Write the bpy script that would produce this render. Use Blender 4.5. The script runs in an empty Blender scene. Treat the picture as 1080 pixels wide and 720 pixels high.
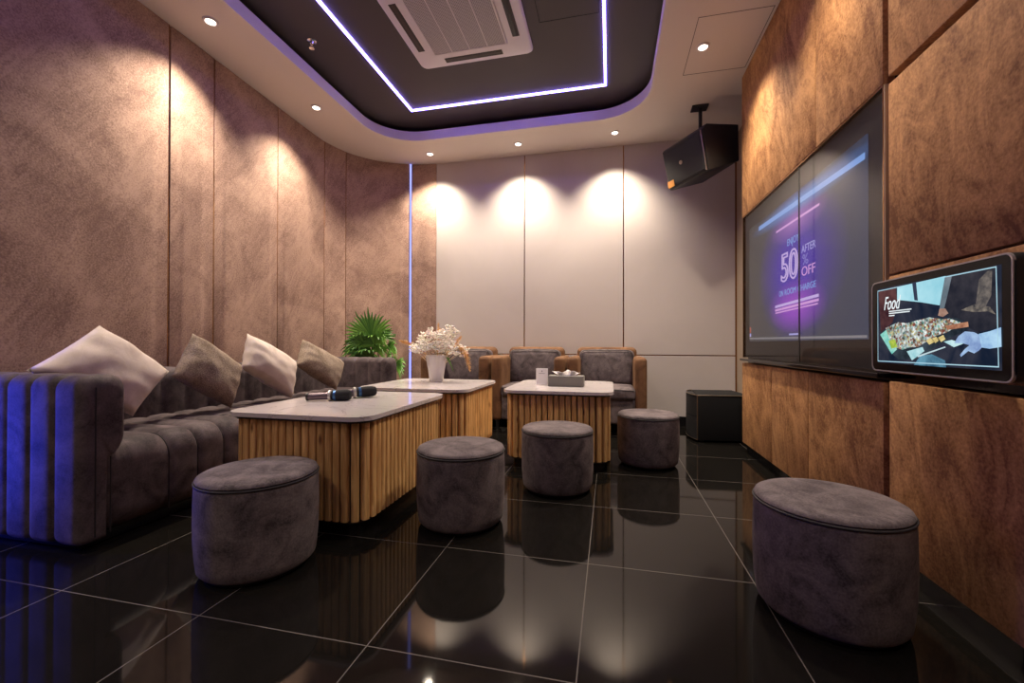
import bpy, bmesh, math, random
from mathutils import Vector, Matrix, noise as mnoise

scene = bpy.context.scene
COL = scene.collection
random.seed(7)
PI = math.pi

# ------------------------------------------------------------------ camera
CAM_Z = 0.87
F_PX, YAW, PITCH, ROLL = 446.4, 0.227236, 0.005786, 0.00183
def make_camera():
    r = Vector((math.cos(YAW), math.sin(YAW), 0)); fw = Vector((-math.sin(YAW), math.cos(YAW), 0)); up = Vector((0, 0, 1))
    fw2 = fw * math.cos(PITCH) + up * math.sin(PITCH)
    up2 = -fw * math.sin(PITCH) + up * math.cos(PITCH)
    r3 = r * math.cos(ROLL) + up2 * math.sin(ROLL)
    up3 = -r * math.sin(ROLL) + up2 * math.cos(ROLL)
    cam = bpy.data.cameras.new('camera')
    cam.sensor_fit = 'HORIZONTAL'; cam.sensor_width = 36.0
    cam.lens = F_PX / 1080 * 36.0
    cam.clip_start = 0.02
    o = bpy.data.objects.new('camera', cam); COL.objects.link(o)
    m = Matrix.Identity(4)
    for i in range(3):
        m[i][0] = r3[i]; m[i][1] = up3[i]; m[i][2] = -fw2[i]
    m[2][3] = CAM_Z
    o.matrix_world = m
    scene.camera = o
make_camera()

# ------------------------------------------------------------------ light levels
scene.view_settings.view_transform = 'Standard'
scene.view_settings.look = 'None'
scene.view_settings.gamma = 1.0
scene.view_settings.use_curve_mapping = False
scene.view_settings.exposure = 0.0
world = bpy.data.worlds.new('world'); scene.world = world
world.use_nodes = True
world.node_tree.nodes['Background'].inputs[0].default_value = (0.5, 0.42, 0.55, 1)
world.node_tree.nodes['Background'].inputs[1].default_value = 0.02

SPOT_W = 210.0            # watts of one ceiling downlight
SPOT_COL = (1.0, 0.86, 0.67)
LED_RECT = 16.0          # emission of the ceiling light line
LED_COL = (0.27, 0.20, 1.0)
LED_VERT = 2.2
LED_SIDE = 125.0
CEIL = 3.058

# downlights: x, y, (wattage factor)
DOWNLIGHTS = [(-2.642, 2.325, 1.0), (-2.65, 3.397, 1.0), (-2.019, 4.522, 1.0), (-0.978, 4.51, 1.0), (0.049, 4.488, 1.0),
              (0.666, 3.334, 1.0), (0.70, 2.25, .55), (0.70, 1.1, .15), (-2.58, 0.2, .5), (0.70, -0.3, .3), (-1.0, -1.1, .6)]  # last ones are out of view; the front ones are added for ambient light

# ------------------------------------------------------------------ helpers
def link(o): COL.objects.link(o); return o
def obj(name, bm, m=None, parent=None, smooth=True, angle=40):
    me = bpy.data.meshes.new(name)
    bmesh.ops.recalc_face_normals(bm, faces=bm.faces[:])
    bm.to_mesh(me); bm.free()
    if smooth:
        me.polygons.foreach_set('use_smooth', [True] * len(me.polygons))
        try: me.set_sharp_from_angle(angle=math.radians(angle))
        except Exception: pass
    if m: me.materials.append(m)
    o = bpy.data.objects.new(name, me); link(o)
    if parent: o.parent = parent
    return o
def tag(o, label=None, cat=None, group=None, kind=None):
    if label: o['label'] = label
    if cat: o['category'] = cat
    if group: o['group'] = group
    if kind: o['kind'] = kind
    return o
def empty(name, loc=(0, 0, 0), rz=0, label=None, cat=None, group=None):
    o = bpy.data.objects.new(name, None); link(o)
    o.empty_display_size = .05
    o.location = loc; o.rotation_euler = (0, 0, rz)
    return tag(o, label, cat, group)
def kids(o): return [c for c in bpy.data.objects if c.parent == o]
def copy_tree(o, parent=None):
    ch = kids(o)
    c = o.copy(); link(c)
    if parent: c.parent = parent
    for k in ch: copy_tree(k, c)
    return c
def grp(bm): return bm

def box(bm, x0, x1, y0, y1, z0, z1, bev=0, seg=2, M=None):
    r = bmesh.ops.create_cube(bm, size=1)
    vs = r['verts']
    for v in vs:
        v.co = Vector(((x0 + x1) / 2 + v.co.x * (x1 - x0), (y0 + y1) / 2 + v.co.y * (y1 - y0), (z0 + z1) / 2 + v.co.z * (z1 - z0)))
    geom_v = list(vs)
    if bev > 0:
        es = list({e for v in vs for e in v.link_edges})
        rr = bmesh.ops.bevel(bm, geom=es, offset=bev, segments=seg, profile=.5, affect='EDGES')
        geom_v = list({v for f in rr['faces'] for v in f.verts} | {v for v in vs if v.is_valid})
    if M is not None:
        bmesh.ops.transform(bm, matrix=M, verts=geom_v)
    return geom_v
def loft(bm, rings, caps=True, closed=True):
    vr = [[bm.verts.new(p) for p in r] for r in rings]
    n = len(vr[0])
    for a, b in zip(vr, vr[1:]):
        for i in range(n if closed else n - 1):
            j = (i + 1) % n
            try: bm.faces.new((a[i], a[j], b[j], b[i]))
            except ValueError: pass
    if caps:
        for r in (vr[0], vr[-1]):
            try: bm.faces.new(r)
            except ValueError: pass
    return vr
def lathe(bm, prof, n=48, cx=0, cy=0, caps=True):
    loft(bm, [[(cx + r * math.cos(2 * PI * k / n), cy + r * math.sin(2 * PI * k / n), z) for k in range(n)] for r, z in prof], caps)
def tube(bm, pts, rad, n=8, caps=True):
    pts = [Vector(p) for p in pts]
    rads = rad if isinstance(rad, (list, tuple)) else [rad] * len(pts)
    rings = []
    for i, p in enumerate(pts):
        d = (pts[min(i + 1, len(pts) - 1)] - pts[max(i - 1, 0)]).normalized()
        up = Vector((0, 0, 1)) if abs(d.z) < .92 else Vector((1, 0, 0))
        a = d.cross(up).normalized(); b = d.cross(a).normalized()
        rings.append([p + (a * math.cos(2 * PI * k / n) + b * math.sin(2 * PI * k / n)) * rads[i] for k in range(n)])
    loft(bm, rings, caps)
def rrect(a0, a1, b0, b1, r, n=6):
    r = max(min(r, (a1 - a0) / 2 - 1e-4, (b1 - b0) / 2 - 1e-4), 1e-4)
    out = []
    for cx, cy, s in ((a1 - r, b1 - r, 0), (a0 + r, b1 - r, 1), (a0 + r, b0 + r, 2), (a1 - r, b0 + r, 3)):
        for k in range(n + 1):
            t = (s + k / n) * PI / 2
            out.append((cx + r * math.cos(t), cy + r * math.sin(t)))
    return out
def prism(bm, poly, z0, z1, bev=0, seg=2):
    lo = [bm.verts.new((x, y, z0)) for x, y in poly]
    hi = [bm.verts.new((x, y, z1)) for x, y in poly]
    n = len(poly)
    f1 = bm.faces.new(lo[::-1]); f2 = bm.faces.new(hi)
    for i in range(n):
        bm.faces.new((lo[i], lo[(i + 1) % n], hi[(i + 1) % n], hi[i]))
    if bev:
        es = list(f1.edges) + list(f2.edges)
        bmesh.ops.bevel(bm, geom=es, offset=bev, segments=seg, profile=.5, affect='EDGES')
def soft_box(bm, x0, x1, y0, y1, z0, z1, r=.05, n=5, puff=0.0):
    """box with well rounded edges and a slightly swollen middle"""
    c = Vector(((x0 + x1) / 2, (y0 + y1) / 2, (z0 + z1) / 2)); h = Vector(((x1 - x0) / 2, (y1 - y0) / 2, (z1 - z0) / 2))
    r = min(r, min(h) * .98)
    def coords(hh):
        core = hh - r
        a = [-core - r * math.cos(PI / 2 * k / n) for k in range(n)]
        mid = [-core + 2 * core * k / 8 for k in range(9)]
        return a, mid
    N = 14
    def remap(t, hh):    # t in -1..1, denser near the edges
        core = hh - r
        q = abs(t) * (n + 4) / 1
        if abs(t) <= .5: v = core * abs(t) / .5
        else:
            v = core + r * math.sin((abs(t) - .5) / .5 * PI / 4) / math.sin(PI / 4) * 1.0
        return math.copysign(min(v, hh), t)
    tmp = bmesh.new()
    bmesh.ops.create_cube(tmp, size=2)
    bmesh.ops.subdivide_edges(tmp, edges=tmp.edges[:], cuts=N - 1, use_grid_fill=True)
    m = {}
    for v in tmp.verts:
        p = Vector([remap(v.co[i], h[i]) for i in range(3)])
        core = Vector([max(-(h[i] - r), min(h[i] - r, p[i])) for i in range(3)])
        d = p - core
        if d.length > 1e-9: p = core + d.normalized() * r
        if puff:
            for i in range(3):
                o1, o2 = [(1, 2), (0, 2), (0, 1)][i]
                w = max(0, 1 - (p[o1] / h[o1]) ** 2) * max(0, 1 - (p[o2] / h[o2]) ** 2)
                p[i] += math.copysign(puff * w, p[i]) * (abs(p[i]) / h[i])
        m[v] = bm.verts.new(c + p)
    for f in tmp.faces: bm.faces.new([m[v] for v in f.verts])
    tmp.free()
def drop_loose(bm):
    vs = [v for v in bm.verts if not v.link_faces]
    if vs: bmesh.ops.delete(bm, geom=vs, context='VERTS')

# ------------------------------------------------------------------ materials
class NT:
    def __init__(s, name):
        s.m = bpy.data.materials.new(name); s.m.use_nodes = True
        s.t = s.m.node_tree; s.p = s.t.nodes['Principled BSDF']; s.o = s.t.nodes['Material Output']
    def n(s, typ, **kw):
        nd = s.t.nodes.new(typ)
        for k, v in kw.items():
            if k.startswith('_'): setattr(nd, k[1:], v)
            else: nd.inputs[k.replace('__', ' ')].default_value = v
        return nd
    def l(s, a, b): s.t.links.new(a, b)
def set_p(p, col=None, rough=.5, metal=0, spec=.5, **kw):
    if col is not None: p.inputs['Base Color'].default_value = (*col, 1)
    p.inputs['Roughness'].default_value = rough
    p.inputs['Metallic'].default_value = metal
    p.inputs['Specular IOR Level'].default_value = spec
    for k, v in kw.items(): p.inputs[k].default_value = v
def flat(name, col, rough=.5, metal=0, spec=.5, **kw):
    a = NT(name); set_p(a.p, col, rough, metal, spec, **kw)
    tc = a.n('ShaderNodeTexCoord'); nz = a.n('ShaderNodeTexNoise', Scale=90.0, Detail=3.0)
    a.l(tc.outputs['Object'], nz.inputs['Vector'])
    bp = a.n('ShaderNodeBump', Strength=.04, Distance=.002)
    a.l(nz.outputs['Fac'], bp.inputs['Height']); a.l(bp.outputs['Normal'], a.p.inputs['Normal'])
    return a.m
def emit(name, col, s):
    a = NT(name); e = a.n('ShaderNodeEmission', Strength=s); e.inputs['Color'].default_value = (*col, 1)
    a.l(e.outputs[0], a.o.inputs['Surface']); return a.m
def nap(name, dark, light, scale=3.0, rough=.8, sheen=.3, streak=0.0, grain=.25, seed=0.0, srot=(.62, .3, .2), sdist=2.2, stretch=(1, 1, 1), fine=160.0, bump=.25, sscale=(3, 5.5, 1.3)):
    """suede / velvet: soft brushed patches, directional strokes and a fine grain"""
    a = NT(name); set_p(a.p, dark, rough, 0, .25)
    a.p.inputs['Sheen Weight'].default_value = sheen
    a.p.inputs['Sheen Roughness'].default_value = .45
    a.p.inputs['Sheen Tint'].default_value = (*light, 1)
    tc = a.n('ShaderNodeTexCoord'); oi = a.n('ShaderNodeObjectInfo')
    off = a.n('ShaderNodeVectorMath', _operation='SCALE'); off.inputs[0].default_value = (37.0, 11.0, 53.0)
    a.l(oi.outputs['Random'], off.inputs['Scale'])
    add = a.n('ShaderNodeVectorMath', _operation='ADD'); a.l(tc.outputs['Object'], add.inputs[0]); a.l(off.outputs[0], add.inputs[1])
    mp = a.n('ShaderNodeMapping'); mp.inputs['Scale'].default_value = stretch; mp.inputs['Location'].default_value = (seed, seed * 2, 0)
    a.l(add.outputs[0], mp.inputs['Vector'])
    n1 = a.n('ShaderNodeTexNoise', Scale=scale, Detail=5.0, Roughness=.6, Distortion=.8)
    a.l(mp.outputs[0], n1.inputs['Vector'])
    n2 = a.n('ShaderNodeTexNoise', Scale=fine, Detail=2.0, Roughness=.6); a.l(mp.outputs[0], n2.inputs['Vector'])
    # strokes
    mpr = a.n('ShaderNodeMapping'); mpr.inputs['Rotation'].default_value = srot; a.l(mp.outputs[0], mpr.inputs['Vector'])
    mp2 = a.n('ShaderNodeMapping'); mp2.inputs['Scale'].default_value = sscale
    a.l(mpr.outputs[0], mp2.inputs['Vector'])
    n3 = a.n('ShaderNodeTexNoise', Scale=1.5, Detail=7.0, Roughness=.68, Distortion=sdist); a.l(mp2.outputs[0], n3.inputs['Vector'])
    s1 = a.n('ShaderNodeMath', _operation='MULTIPLY_ADD'); a.l(n3.outputs['Fac'], s1.inputs[0]); s1.inputs[1].default_value = streak; a.l(n1.outputs['Fac'], s1.inputs[2])
    s2 = a.n('ShaderNodeMath', _operation='MULTIPLY_ADD'); a.l(n2.outputs['Fac'], s2.inputs[0]); s2.inputs[1].default_value = grain; a.l(s1.outputs[0], s2.inputs[2])
    mid = .5 + streak * .5 + grain * .5
    mr = a.n('ShaderNodeMapRange'); mr.inputs['From Min'].default_value = mid - .22; mr.inputs['From Max'].default_value = mid + .22
    a.l(s2.outputs[0], mr.inputs['Value'])
    mx = a.n('ShaderNodeMix', _data_type='RGBA')
    mx.inputs['A'].default_value = (*dark, 1); mx.inputs['B'].default_value = (*light, 1)
    a.l(mr.outputs[0], mx.inputs['Factor']); a.l(mx.outputs['Result'], a.p.inputs['Base Color'])
    bp = a.n('ShaderNodeBump', Strength=bump, Distance=.004); a.l(s2.outputs[0], bp.inputs['Height']); a.l(bp.outputs[0], a.p.inputs['Normal'])
    return a.m

M = {}
M['suede_left'] = nap('cool_lit_suede', (.200, .118, .094), (.46, .305, .232), 2.4, .85, .15, .45, .8, 3.0, bump=.1, fine=110.0, sscale=(3, 9, 1.6))  # cooler copy of one suede, the purple light put into its colour
M['suede_right'] = nap('warm_lit_suede', (.17, .066, .024), (.54, .275, .110), 2.6, .8, .12, .9, .55, 9.0, srot=(.35, .2, .2), sdist=3.2, bump=.25, fine=90.0, sscale=(3, 4.5, 1.7))  # warmer copy of the same suede, the different light put into its colour
M['suede_chair'] = nap('tan_suede', (.080, .036, .018), (.23, .118, .060), 7, .8, .2, .2, .2, 2.0)
M['velvet'] = nap('grey_velvet', (.044, .033, .037), (.190, .153, .158), 9, .75, .3, .35, .45, 1.0, fine=150.0, bump=.12, sscale=(6, 9, 6))
M['velvet_sofa'] = nap('plum_velvet', (.024, .016, .019), (.135, .102, .106), 7, .7, .35, .35, .35, 5.0, fine=150.0, bump=.12, sscale=(5, 8, 5))
M['piping'] = flat('dark_piping', (.02, .015, .018), .7)
M['linen'] = nap('cream_linen', (.60, .50, .44), (.74, .64, .57), 14, .9, .2, .1, .5, 1.0, fine=420.0, bump=.3)
M['weave'] = nap('taupe_weave', (.17, .125, .095), (.36, .285, .225), 10, .9, .2, .1, 1.3, 1.0, fine=170.0, bump=.4)
M['white_paint'] = flat('white_ceiling_paint', (.70, .62, .56), .7, 0, .3)
M['lip_paint'] = flat('ceiling_edge_paint', (.70, .63, .60), .6, 0, .3)
M['dark_paint'] = flat('charcoal_paint', (.075, .062, .064), .6, 0, .35)
M['grey_panel'] = nap('greige_panel', (.52, .46, .435), (.57, .51, .485), 1.2, .6, .0, .0, .1, 0, bump=.03)
M['beige_wall'] = flat('beige_wall', (.30, .23, .17), .7)
M['black'] = flat('black_plastic', (.012, .012, .013), .45)
M['black_gloss'] = flat('black_gloss', (.010, .009, .010), .08)
M['black_matte'] = flat('black_matte', (.010, .010, .011), .75, 0, .2)
M['mesh_black'] = flat('black_grille', (.016, .015, .016), .6, 0, .3)
M['brass'] = flat('bronze_trim', (.42, .22, .10), .25, 1)
M['dark_mirror'] = flat('dark_mirror', (.030, .022, .024), .08, 1)
M['tan_edge'] = flat('tan_edge_band', (.42, .28, .17), .55, 0, .4)
M['chrome'] = flat('chrome', (.75, .73, .72), .15, 1)
M['edge_metal'] = flat('bronze_edge', (.40, .32, .25), .35, 1)
M['screen_black'] = flat('screen_border_black', (.006, .006, .007), .12, 0, .18)
M['rim_grey'] = flat('grey_metal_rim', (.46, .43, .44), .35, .5)
M['white_plastic'] = flat('white_plastic', (.74, .68, .70), .4)
M['grille_slot'] = flat('dark_slot', (.03, .02, .018), .6)
M['orange'] = flat('amber_badge', (.75, .32, .06), .4)
M['plinth'] = flat('dark_plinth', (.035, .022, .016), .4)
M['tissue_box'] = flat('grey_leatherette', (.16, .15, .14), .55)
M['paper'] = flat('white_tissue', (.85, .80, .78), .9)
M['card'] = flat('white_card', (.82, .78, .80), .5)
M['ink'] = flat('grey_ink', (.15, .13, .16), .6)
M['pot'] = flat('dark_planter', (.03, .028, .027), .5)
M['stem'] = flat('palm_stem', (.05, .09, .02), .6)
M['blossom'] = flat('cream_petal', (.92, .86, .78), .8, **{'Subsurface Weight': .1})
M['pampas'] = nap('golden_pampas', (.55, .30, .12), (.80, .52, .26), 20, .9, .3, .3, .6, 0)
M['white_stem'] = flat('dry_stem', (.55, .42, .28), .8)
M['mic_body'] = flat('mic_body', (.16, .12, .14), .35, .6)
M['mic_ring'] = flat('mic_ring', (.62, .58, .52), .35, .4)
M['mic_foam'] = flat('mic_foam', (.012, .012, .014), .85)
M['mic_blue'] = flat('mic_blue_band', (.05, .14, .30), .3, .6)

def leaf_mat(name, dark, light):
    a = NT(name); set_p(a.p, dark, .45, 0, .5)
    gi = a.n('ShaderNodeNewGeometry')
    mx = a.n('ShaderNodeMix', _data_type='RGBA'); mx.inputs['A'].default_value = (*dark, 1); mx.inputs['B'].default_value = (*light, 1)
    a.l(gi.outputs['Random Per Island'], mx.inputs['Factor']); a.l(mx.outputs['Result'], a.p.inputs['Base Color'])
    return a.m
M['leaf'] = leaf_mat('palm_leaf', (.035, .12, .018), (.15, .34, .05))

def marble():
    a = NT('white_marble'); set_p(a.p, (.75, .7, .7), .12, 0, .5)
    tc = a.n('ShaderNodeTexCoord'); n0 = a.n('ShaderNodeTexNoise', Scale=2.2, Detail=6.0, Roughness=.6, Distortion=1.5)
    a.l(tc.outputs['Object'], n0.inputs['Vector'])
    ab = a.n('ShaderNodeMath', _operation='SUBTRACT'); a.l(n0.outputs['Fac'], ab.inputs[0]); ab.inputs[1].default_value = .5
    ab2 = a.n('ShaderNodeMath', _operation='ABSOLUTE'); a.l(ab.outputs[0], ab2.inputs[0])
    mr = a.n('ShaderNodeMapRange'); mr.inputs['From Max'].default_value = .02; a.l(ab2.outputs[0], mr.inputs['Value'])
    n1 = a.n('ShaderNodeTexNoise', Scale=5.0, Detail=4.0); a.l(tc.outputs['Object'], n1.inputs['Vector'])
    ad = a.n('ShaderNodeMath', _operation='MULTIPLY_ADD'); a.l(mr.outputs[0], ad.inputs[0]); ad.inputs[1].default_value = .8; a.l(n1.outputs['Fac'], ad.inputs[2])
    rp = a.n('ShaderNodeMapRange'); rp.inputs['From Min'].default_value = .35; rp.inputs['From Max'].default_value = .95; a.l(ad.outputs[0], rp.inputs['Value'])
    mx = a.n('ShaderNodeMix', _data_type='RGBA'); mx.inputs['A'].default_value = (.40, .36, .37, 1); mx.inputs['B'].default_value = (.66, .60, .60, 1)
    a.l(rp.outputs[0], mx.inputs['Factor']); a.l(mx.outputs['Result'], a.p.inputs['Base Color'])
    return a.m
M['marble'] = marble()

def pine():
    a = NT('pine_slats'); set_p(a.p, (.5, .3, .12), .5, 0, .4)
    tc = a.n('ShaderNodeTexCoord'); gi = a.n('ShaderNodeNewGeometry')
    mu = a.n('ShaderNodeMath', _operation='MULTIPLY'); a.l(gi.outputs['Random Per Island'], mu.inputs[0]); mu.inputs[1].default_value = 40.0
    cb = a.n('ShaderNodeCombineXYZ'); a.l(mu.outputs[0], cb.inputs['X']); a.l(mu.outputs[0], cb.inputs['Z'])
    ad = a.n('ShaderNodeVectorMath', _operation='ADD'); a.l(tc.outputs['Object'], ad.inputs[0]); a.l(cb.outputs[0], ad.inputs[1])
    mp = a.n('ShaderNodeMapping'); mp.inputs['Scale'].default_value = (28, 28, 2.4); a.l(ad.outputs[0], mp.inputs['Vector'])
    nz = a.n('ShaderNodeTexNoise', Scale=1.5, Detail=6.0, Roughness=.6, Distortion=1.2); a.l(mp.outputs[0], nz.inputs['Vector'])
    rp = a.n('ShaderNodeValToRGB'); e = rp.color_ramp.elements
    e[0].position = .30; e[0].color = (.36, .17, .055, 1); e[1].position = .68; e[1].color = (.74, .46, .19, 1)
    a.l(nz.outputs['Fac'], rp.inputs[0])
    # knots
    mk = a.n('ShaderNodeMapping'); mk.inputs['Scale'].default_value = (14, 14, 5); a.l(ad.outputs[0], mk.inputs['Vector'])
    vo = a.n('ShaderNodeTexVoronoi', Scale=1.0); a.l(mk.outputs[0], vo.inputs['Vector'])
    kr = a.n('ShaderNodeMapRange'); kr.inputs['From Min'].default_value = .05; kr.inputs['From Max'].default_value = .16; a.l(vo.outputs['Distance'], kr.inputs['Value'])
    mx = a.n('ShaderNodeMix', _data_type='RGBA'); mx.inputs['A'].default_value = (.16, .06, .02, 1); a.l(kr.outputs[0], mx.inputs['Factor']); a.l(rp.outputs[0], mx.inputs['B'])
    hv = a.n('ShaderNodeHueSaturation'); a.l(mx.outputs['Result'], hv.inputs['Color'])
    vr = a.n('ShaderNodeMapRange'); vr.inputs['To Min'].default_value = .95; vr.inputs['To Max'].default_value = 1.3; a.l(gi.outputs['Random Per Island'], vr.inputs['Value'])
    a.l(vr.outputs[0], hv.inputs['Value']); a.l(hv.outputs[0], a.p.inputs['Base Color'])
    return a.m
M['pine'] = pine()

def floor_mat():
    a = NT('black_gloss_tile'); set_p(a.p, (.008, .007, .006), .05, 0, .36)
    tc = a.n('ShaderNodeTexCoord'); sp = a.n('ShaderNodeSeparateXYZ'); a.l(tc.outputs['Object'], sp.inputs[0])
    masks = []
    for ax, off, per in (('X', -.084, .598), ('Y', 1.707, .608)):
        s = a.n('ShaderNodeMath', _operation='SUBTRACT'); a.l(sp.outputs[ax], s.inputs[0]); s.inputs[1].default_value = off - per * 20 - per / 2
        m = a.n('ShaderNodeMath', _operation='MODULO'); a.l(s.outputs[0], m.inputs[0]); m.inputs[1].default_value = per
        d = a.n('ShaderNodeMath', _operation='SUBTRACT'); a.l(m.outputs[0], d.inputs[0]); d.inputs[1].default_value = per / 2
        b = a.n('ShaderNodeMath', _operation='ABSOLUTE'); a.l(d.outputs[0], b.inputs[0])
        c = a.n('ShaderNodeMath', _operation='LESS_THAN'); a.l(b.outputs[0], c.inputs[0]); c.inputs[1].default_value = .0018
        masks.append(c)
    mx = a.n('ShaderNodeMath', _operation='MAXIMUM'); a.l(masks[0].outputs[0], mx.inputs[0]); a.l(masks[1].outputs[0], mx.inputs[1])
    mc = a.n('ShaderNodeMix', _data_type='RGBA'); mc.inputs['A'].default_value = (.008, .007, .006, 1); mc.inputs['B'].default_value = (.10, .085, .075, 1)
    a.l(mx.outputs[0], mc.inputs['Factor']); a.l(mc.outputs['Result'], a.p.inputs['Base Color'])
    r = a.n('ShaderNodeMapRange'); r.inputs['To Min'].default_value = .05; r.inputs['To Max'].default_value = .6; a.l(mx.outputs[0], r.inputs['Value']); a.l(r.outputs[0], a.p.inputs['Roughness'])
    return a.m
M['floor'] = floor_mat()

def ac_grille_mat():
    a = NT('ac_filter_grille'); set_p(a.p, (.5, .45, .47), .5)
    tc = a.n('ShaderNodeTexCoord'); sp = a.n('ShaderNodeSeparateXYZ'); a.l(tc.outputs['Object'], sp.inputs[0])
    def stripes(ax, k):
        m = a.n('ShaderNodeMath', _operation='MULTIPLY'); a.l(sp.outputs[ax], m.inputs[0]); m.inputs[1].default_value = k
        f = a.n('ShaderNodeMath', _operation='FRACT'); a.l(m.outputs[0], f.inputs[0])
        g = a.n('ShaderNodeMath', _operation='LESS_THAN'); a.l(f.outputs[0], g.inputs[0]); g.inputs[1].default_value = .55
        return g
    s1, s2 = stripes('X', 90.0), stripes('Y', 90.0)
    mm = a.n('ShaderNodeMath', _operation='MULTIPLY'); a.l(s1.outputs[0], mm.inputs[0]); a.l(s2.outputs[0], mm.inputs[1])
    mx = a.n('ShaderNodeMix', _data_type='RGBA'); mx.inputs['A'].default_value = (.50, .45, .47, 1); mx.inputs['B'].default_value = (.07, .06, .065, 1)
    a.l(mm.outputs[0], mx.inputs['Factor']); a.l(mx.outputs['Result'], a.p.inputs['Base Color'])
    return a.m
M['ac_grille'] = ac_grille_mat()

def glass_mat():
    a = NT('clear_cover_glass')
    tr = a.n('ShaderNodeBsdfTransparent'); tr.inputs[0].default_value = (.86, .86, .87, 1)
    gl = a.n('ShaderNodeBsdfGlossy', Roughness=.02); gl.inputs['Color'].default_value = (1, 1, 1, 1)
    lw = a.n('ShaderNodeLayerWeight', Blend=.5); pw = a.n('ShaderNodeMath', _operation='POWER'); a.l(lw.outputs['Facing'], pw.inputs[0]); pw.inputs[1].default_value = 5.0
    fr = a.n('ShaderNodeMath', _operation='MULTIPLY_ADD'); a.l(pw.outputs[0], fr.inputs[0]); fr.inputs[1].default_value = .3; fr.inputs[2].default_value = .02
    mx = a.n('ShaderNodeMixShader')
    a.l(fr.outputs[0], mx.inputs[0]); a.l(tr.outputs[0], mx.inputs[1]); a.l(gl.outputs[0], mx.inputs[2]); a.l(mx.outputs[0], a.o.inputs['Surface'])
    return a.m
M['glass'] = glass_mat()
def vase_mat():
    a = NT('frosted_ribbed_glass'); set_p(a.p, (.80, .74, .74), .25, 0, .5); a.p.inputs['Transmission Weight'].default_value = .25
    return a.m
M['vase'] = vase_mat()

M['led_rect'] = emit('led_line_light', LED_COL, LED_RECT)
M['led_vert'] = emit('led_corner_light', (.27, .30, 1.0), LED_VERT)
M['led_side'] = emit('led_side_light', (.02, .05, 1.0), LED_SIDE)
M['lens'] = emit('downlight_lens', (1.0, .88, .72), 12.0)

# ------------------------------------------------------------------ setting
def structure(name, bm, m, parent=None, smooth=False):
    o = obj(name, bm, m, parent, smooth)
    if not parent: o['kind'] = 'structure'
    return o

YB = 4.803          # back wall
bm = bmesh.new(); box(bm, -3.6, 1.7, -2.1, 5.1, -.1, 0); structure('floor', bm, M['floor'])

# left wall path (inner face), a straight run that bends round into the back wall
ctrl = [(-2.785, -1.9), (-2.861, 0.0), (-2.936, 2.08), (-2.990, 3.30), (-3.010, 3.80), (-2.998, 4.05), (-2.925, 4.28), (-2.80, 4.47), (-2.62, 4.62), (-2.367, 4.735), (-2.20, 4.775), (-2.055, 4.79)]
def catmull(pts, n):
    P = [Vector((*p, 0)) for p in pts]; out = []
    for i in range(len(P) - 1):
        p0, p1, p2, p3 = P[max(i - 1, 0)], P[i], P[i + 1], P[min(i + 2, len(P) - 1)]
        for k in range(n):
            t = k / n
            out.append(.5 * ((2 * p1) + (-p0 + p2) * t + (2 * p0 - 5 * p1 + 4 * p2 - p3) * t * t + (-p0 + 3 * p1 - 3 * p2 + p3) * t ** 3))
    out.append(P[-1]); return out
PATH = catmull(ctrl, 60)
SL = [0.0]
for a, b in zip(PATH, PATH[1:]): SL.append(SL[-1] + (b - a).length)
def s_near(x, y):
    return min(range(len(PATH)), key=lambda i: (PATH[i] - Vector((x, y, 0))).length)
def at_s(s):
    s = max(0, min(SL[-1], s))
    i = max(k for k in range(len(SL)) if SL[k] <= s); i = min(i, len(SL) - 2)
    t = (s - SL[i]) / max(SL[i + 1] - SL[i], 1e-9)
    return PATH[i].lerp(PATH[i + 1], t)
def nrm_s(s):
    d = (at_s(s + .004) - at_s(s - .004)).normalized()
    return Vector((d.y, -d.x, 0))            # towards the room
def path_slab(bm, s0, s1, d0, d1, z0, z1, bev=0):
    n = max(2, int((s1 - s0) / .06) + 1)
    ss = [s0 + (s1 - s0) * k / n for k in range(n + 1)]
    front = [at_s(s) + nrm_s(s) * d1 for s in ss]; back = [at_s(s) + nrm_s(s) * d0 for s in ss]
    prism(bm, [(p.x, p.y) for p in front + back[::-1]], z0, z1, bev)
bm = bmesh.new(); path_slab(bm, 0, SL[-1] - .002, -.16, -.034, 0, CEIL - .001)
wall_l = structure('wall_left', bm, M['dark_mirror'])
JOINTS = [s_near(-2.785, -1.9), s_near(-2.82, -.3), s_near(-2.90, 1.04), s_near(-2.945, 2.295), s_near(-2.958, 2.64), s_near(-2.99, 3.31), s_near(-3.008, 3.99), s_near(-2.933, 4.268), s_near(-2.367, 4.735), len(PATH) - 1]
JS = [SL[j] for j in JOINTS]
gaps = [0, .008, .022, .008, .007, .004, .004, .004, .016, 0]
for i in range(len(JS) - 1):
    bm = bmesh.new(); path_slab(bm, JS[i] + gaps[i], JS[i + 1] - gaps[i + 1], -.032, 0, .06 if i < 99 else 0, CEIL - .002, .003)
    obj('suede_panel', bm, M['suede_left'], wall_l)
for j in (3, 4, 5, 6, 7):
    bm = bmesh.new(); path_slab(bm, JS[j] - gaps[j] * .96, JS[j] - gaps[j] * .96 + .005, -.03, .001, .06, CEIL - .003)
    obj('bronze_strip', bm, M['brass'], wall_l, False)

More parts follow.
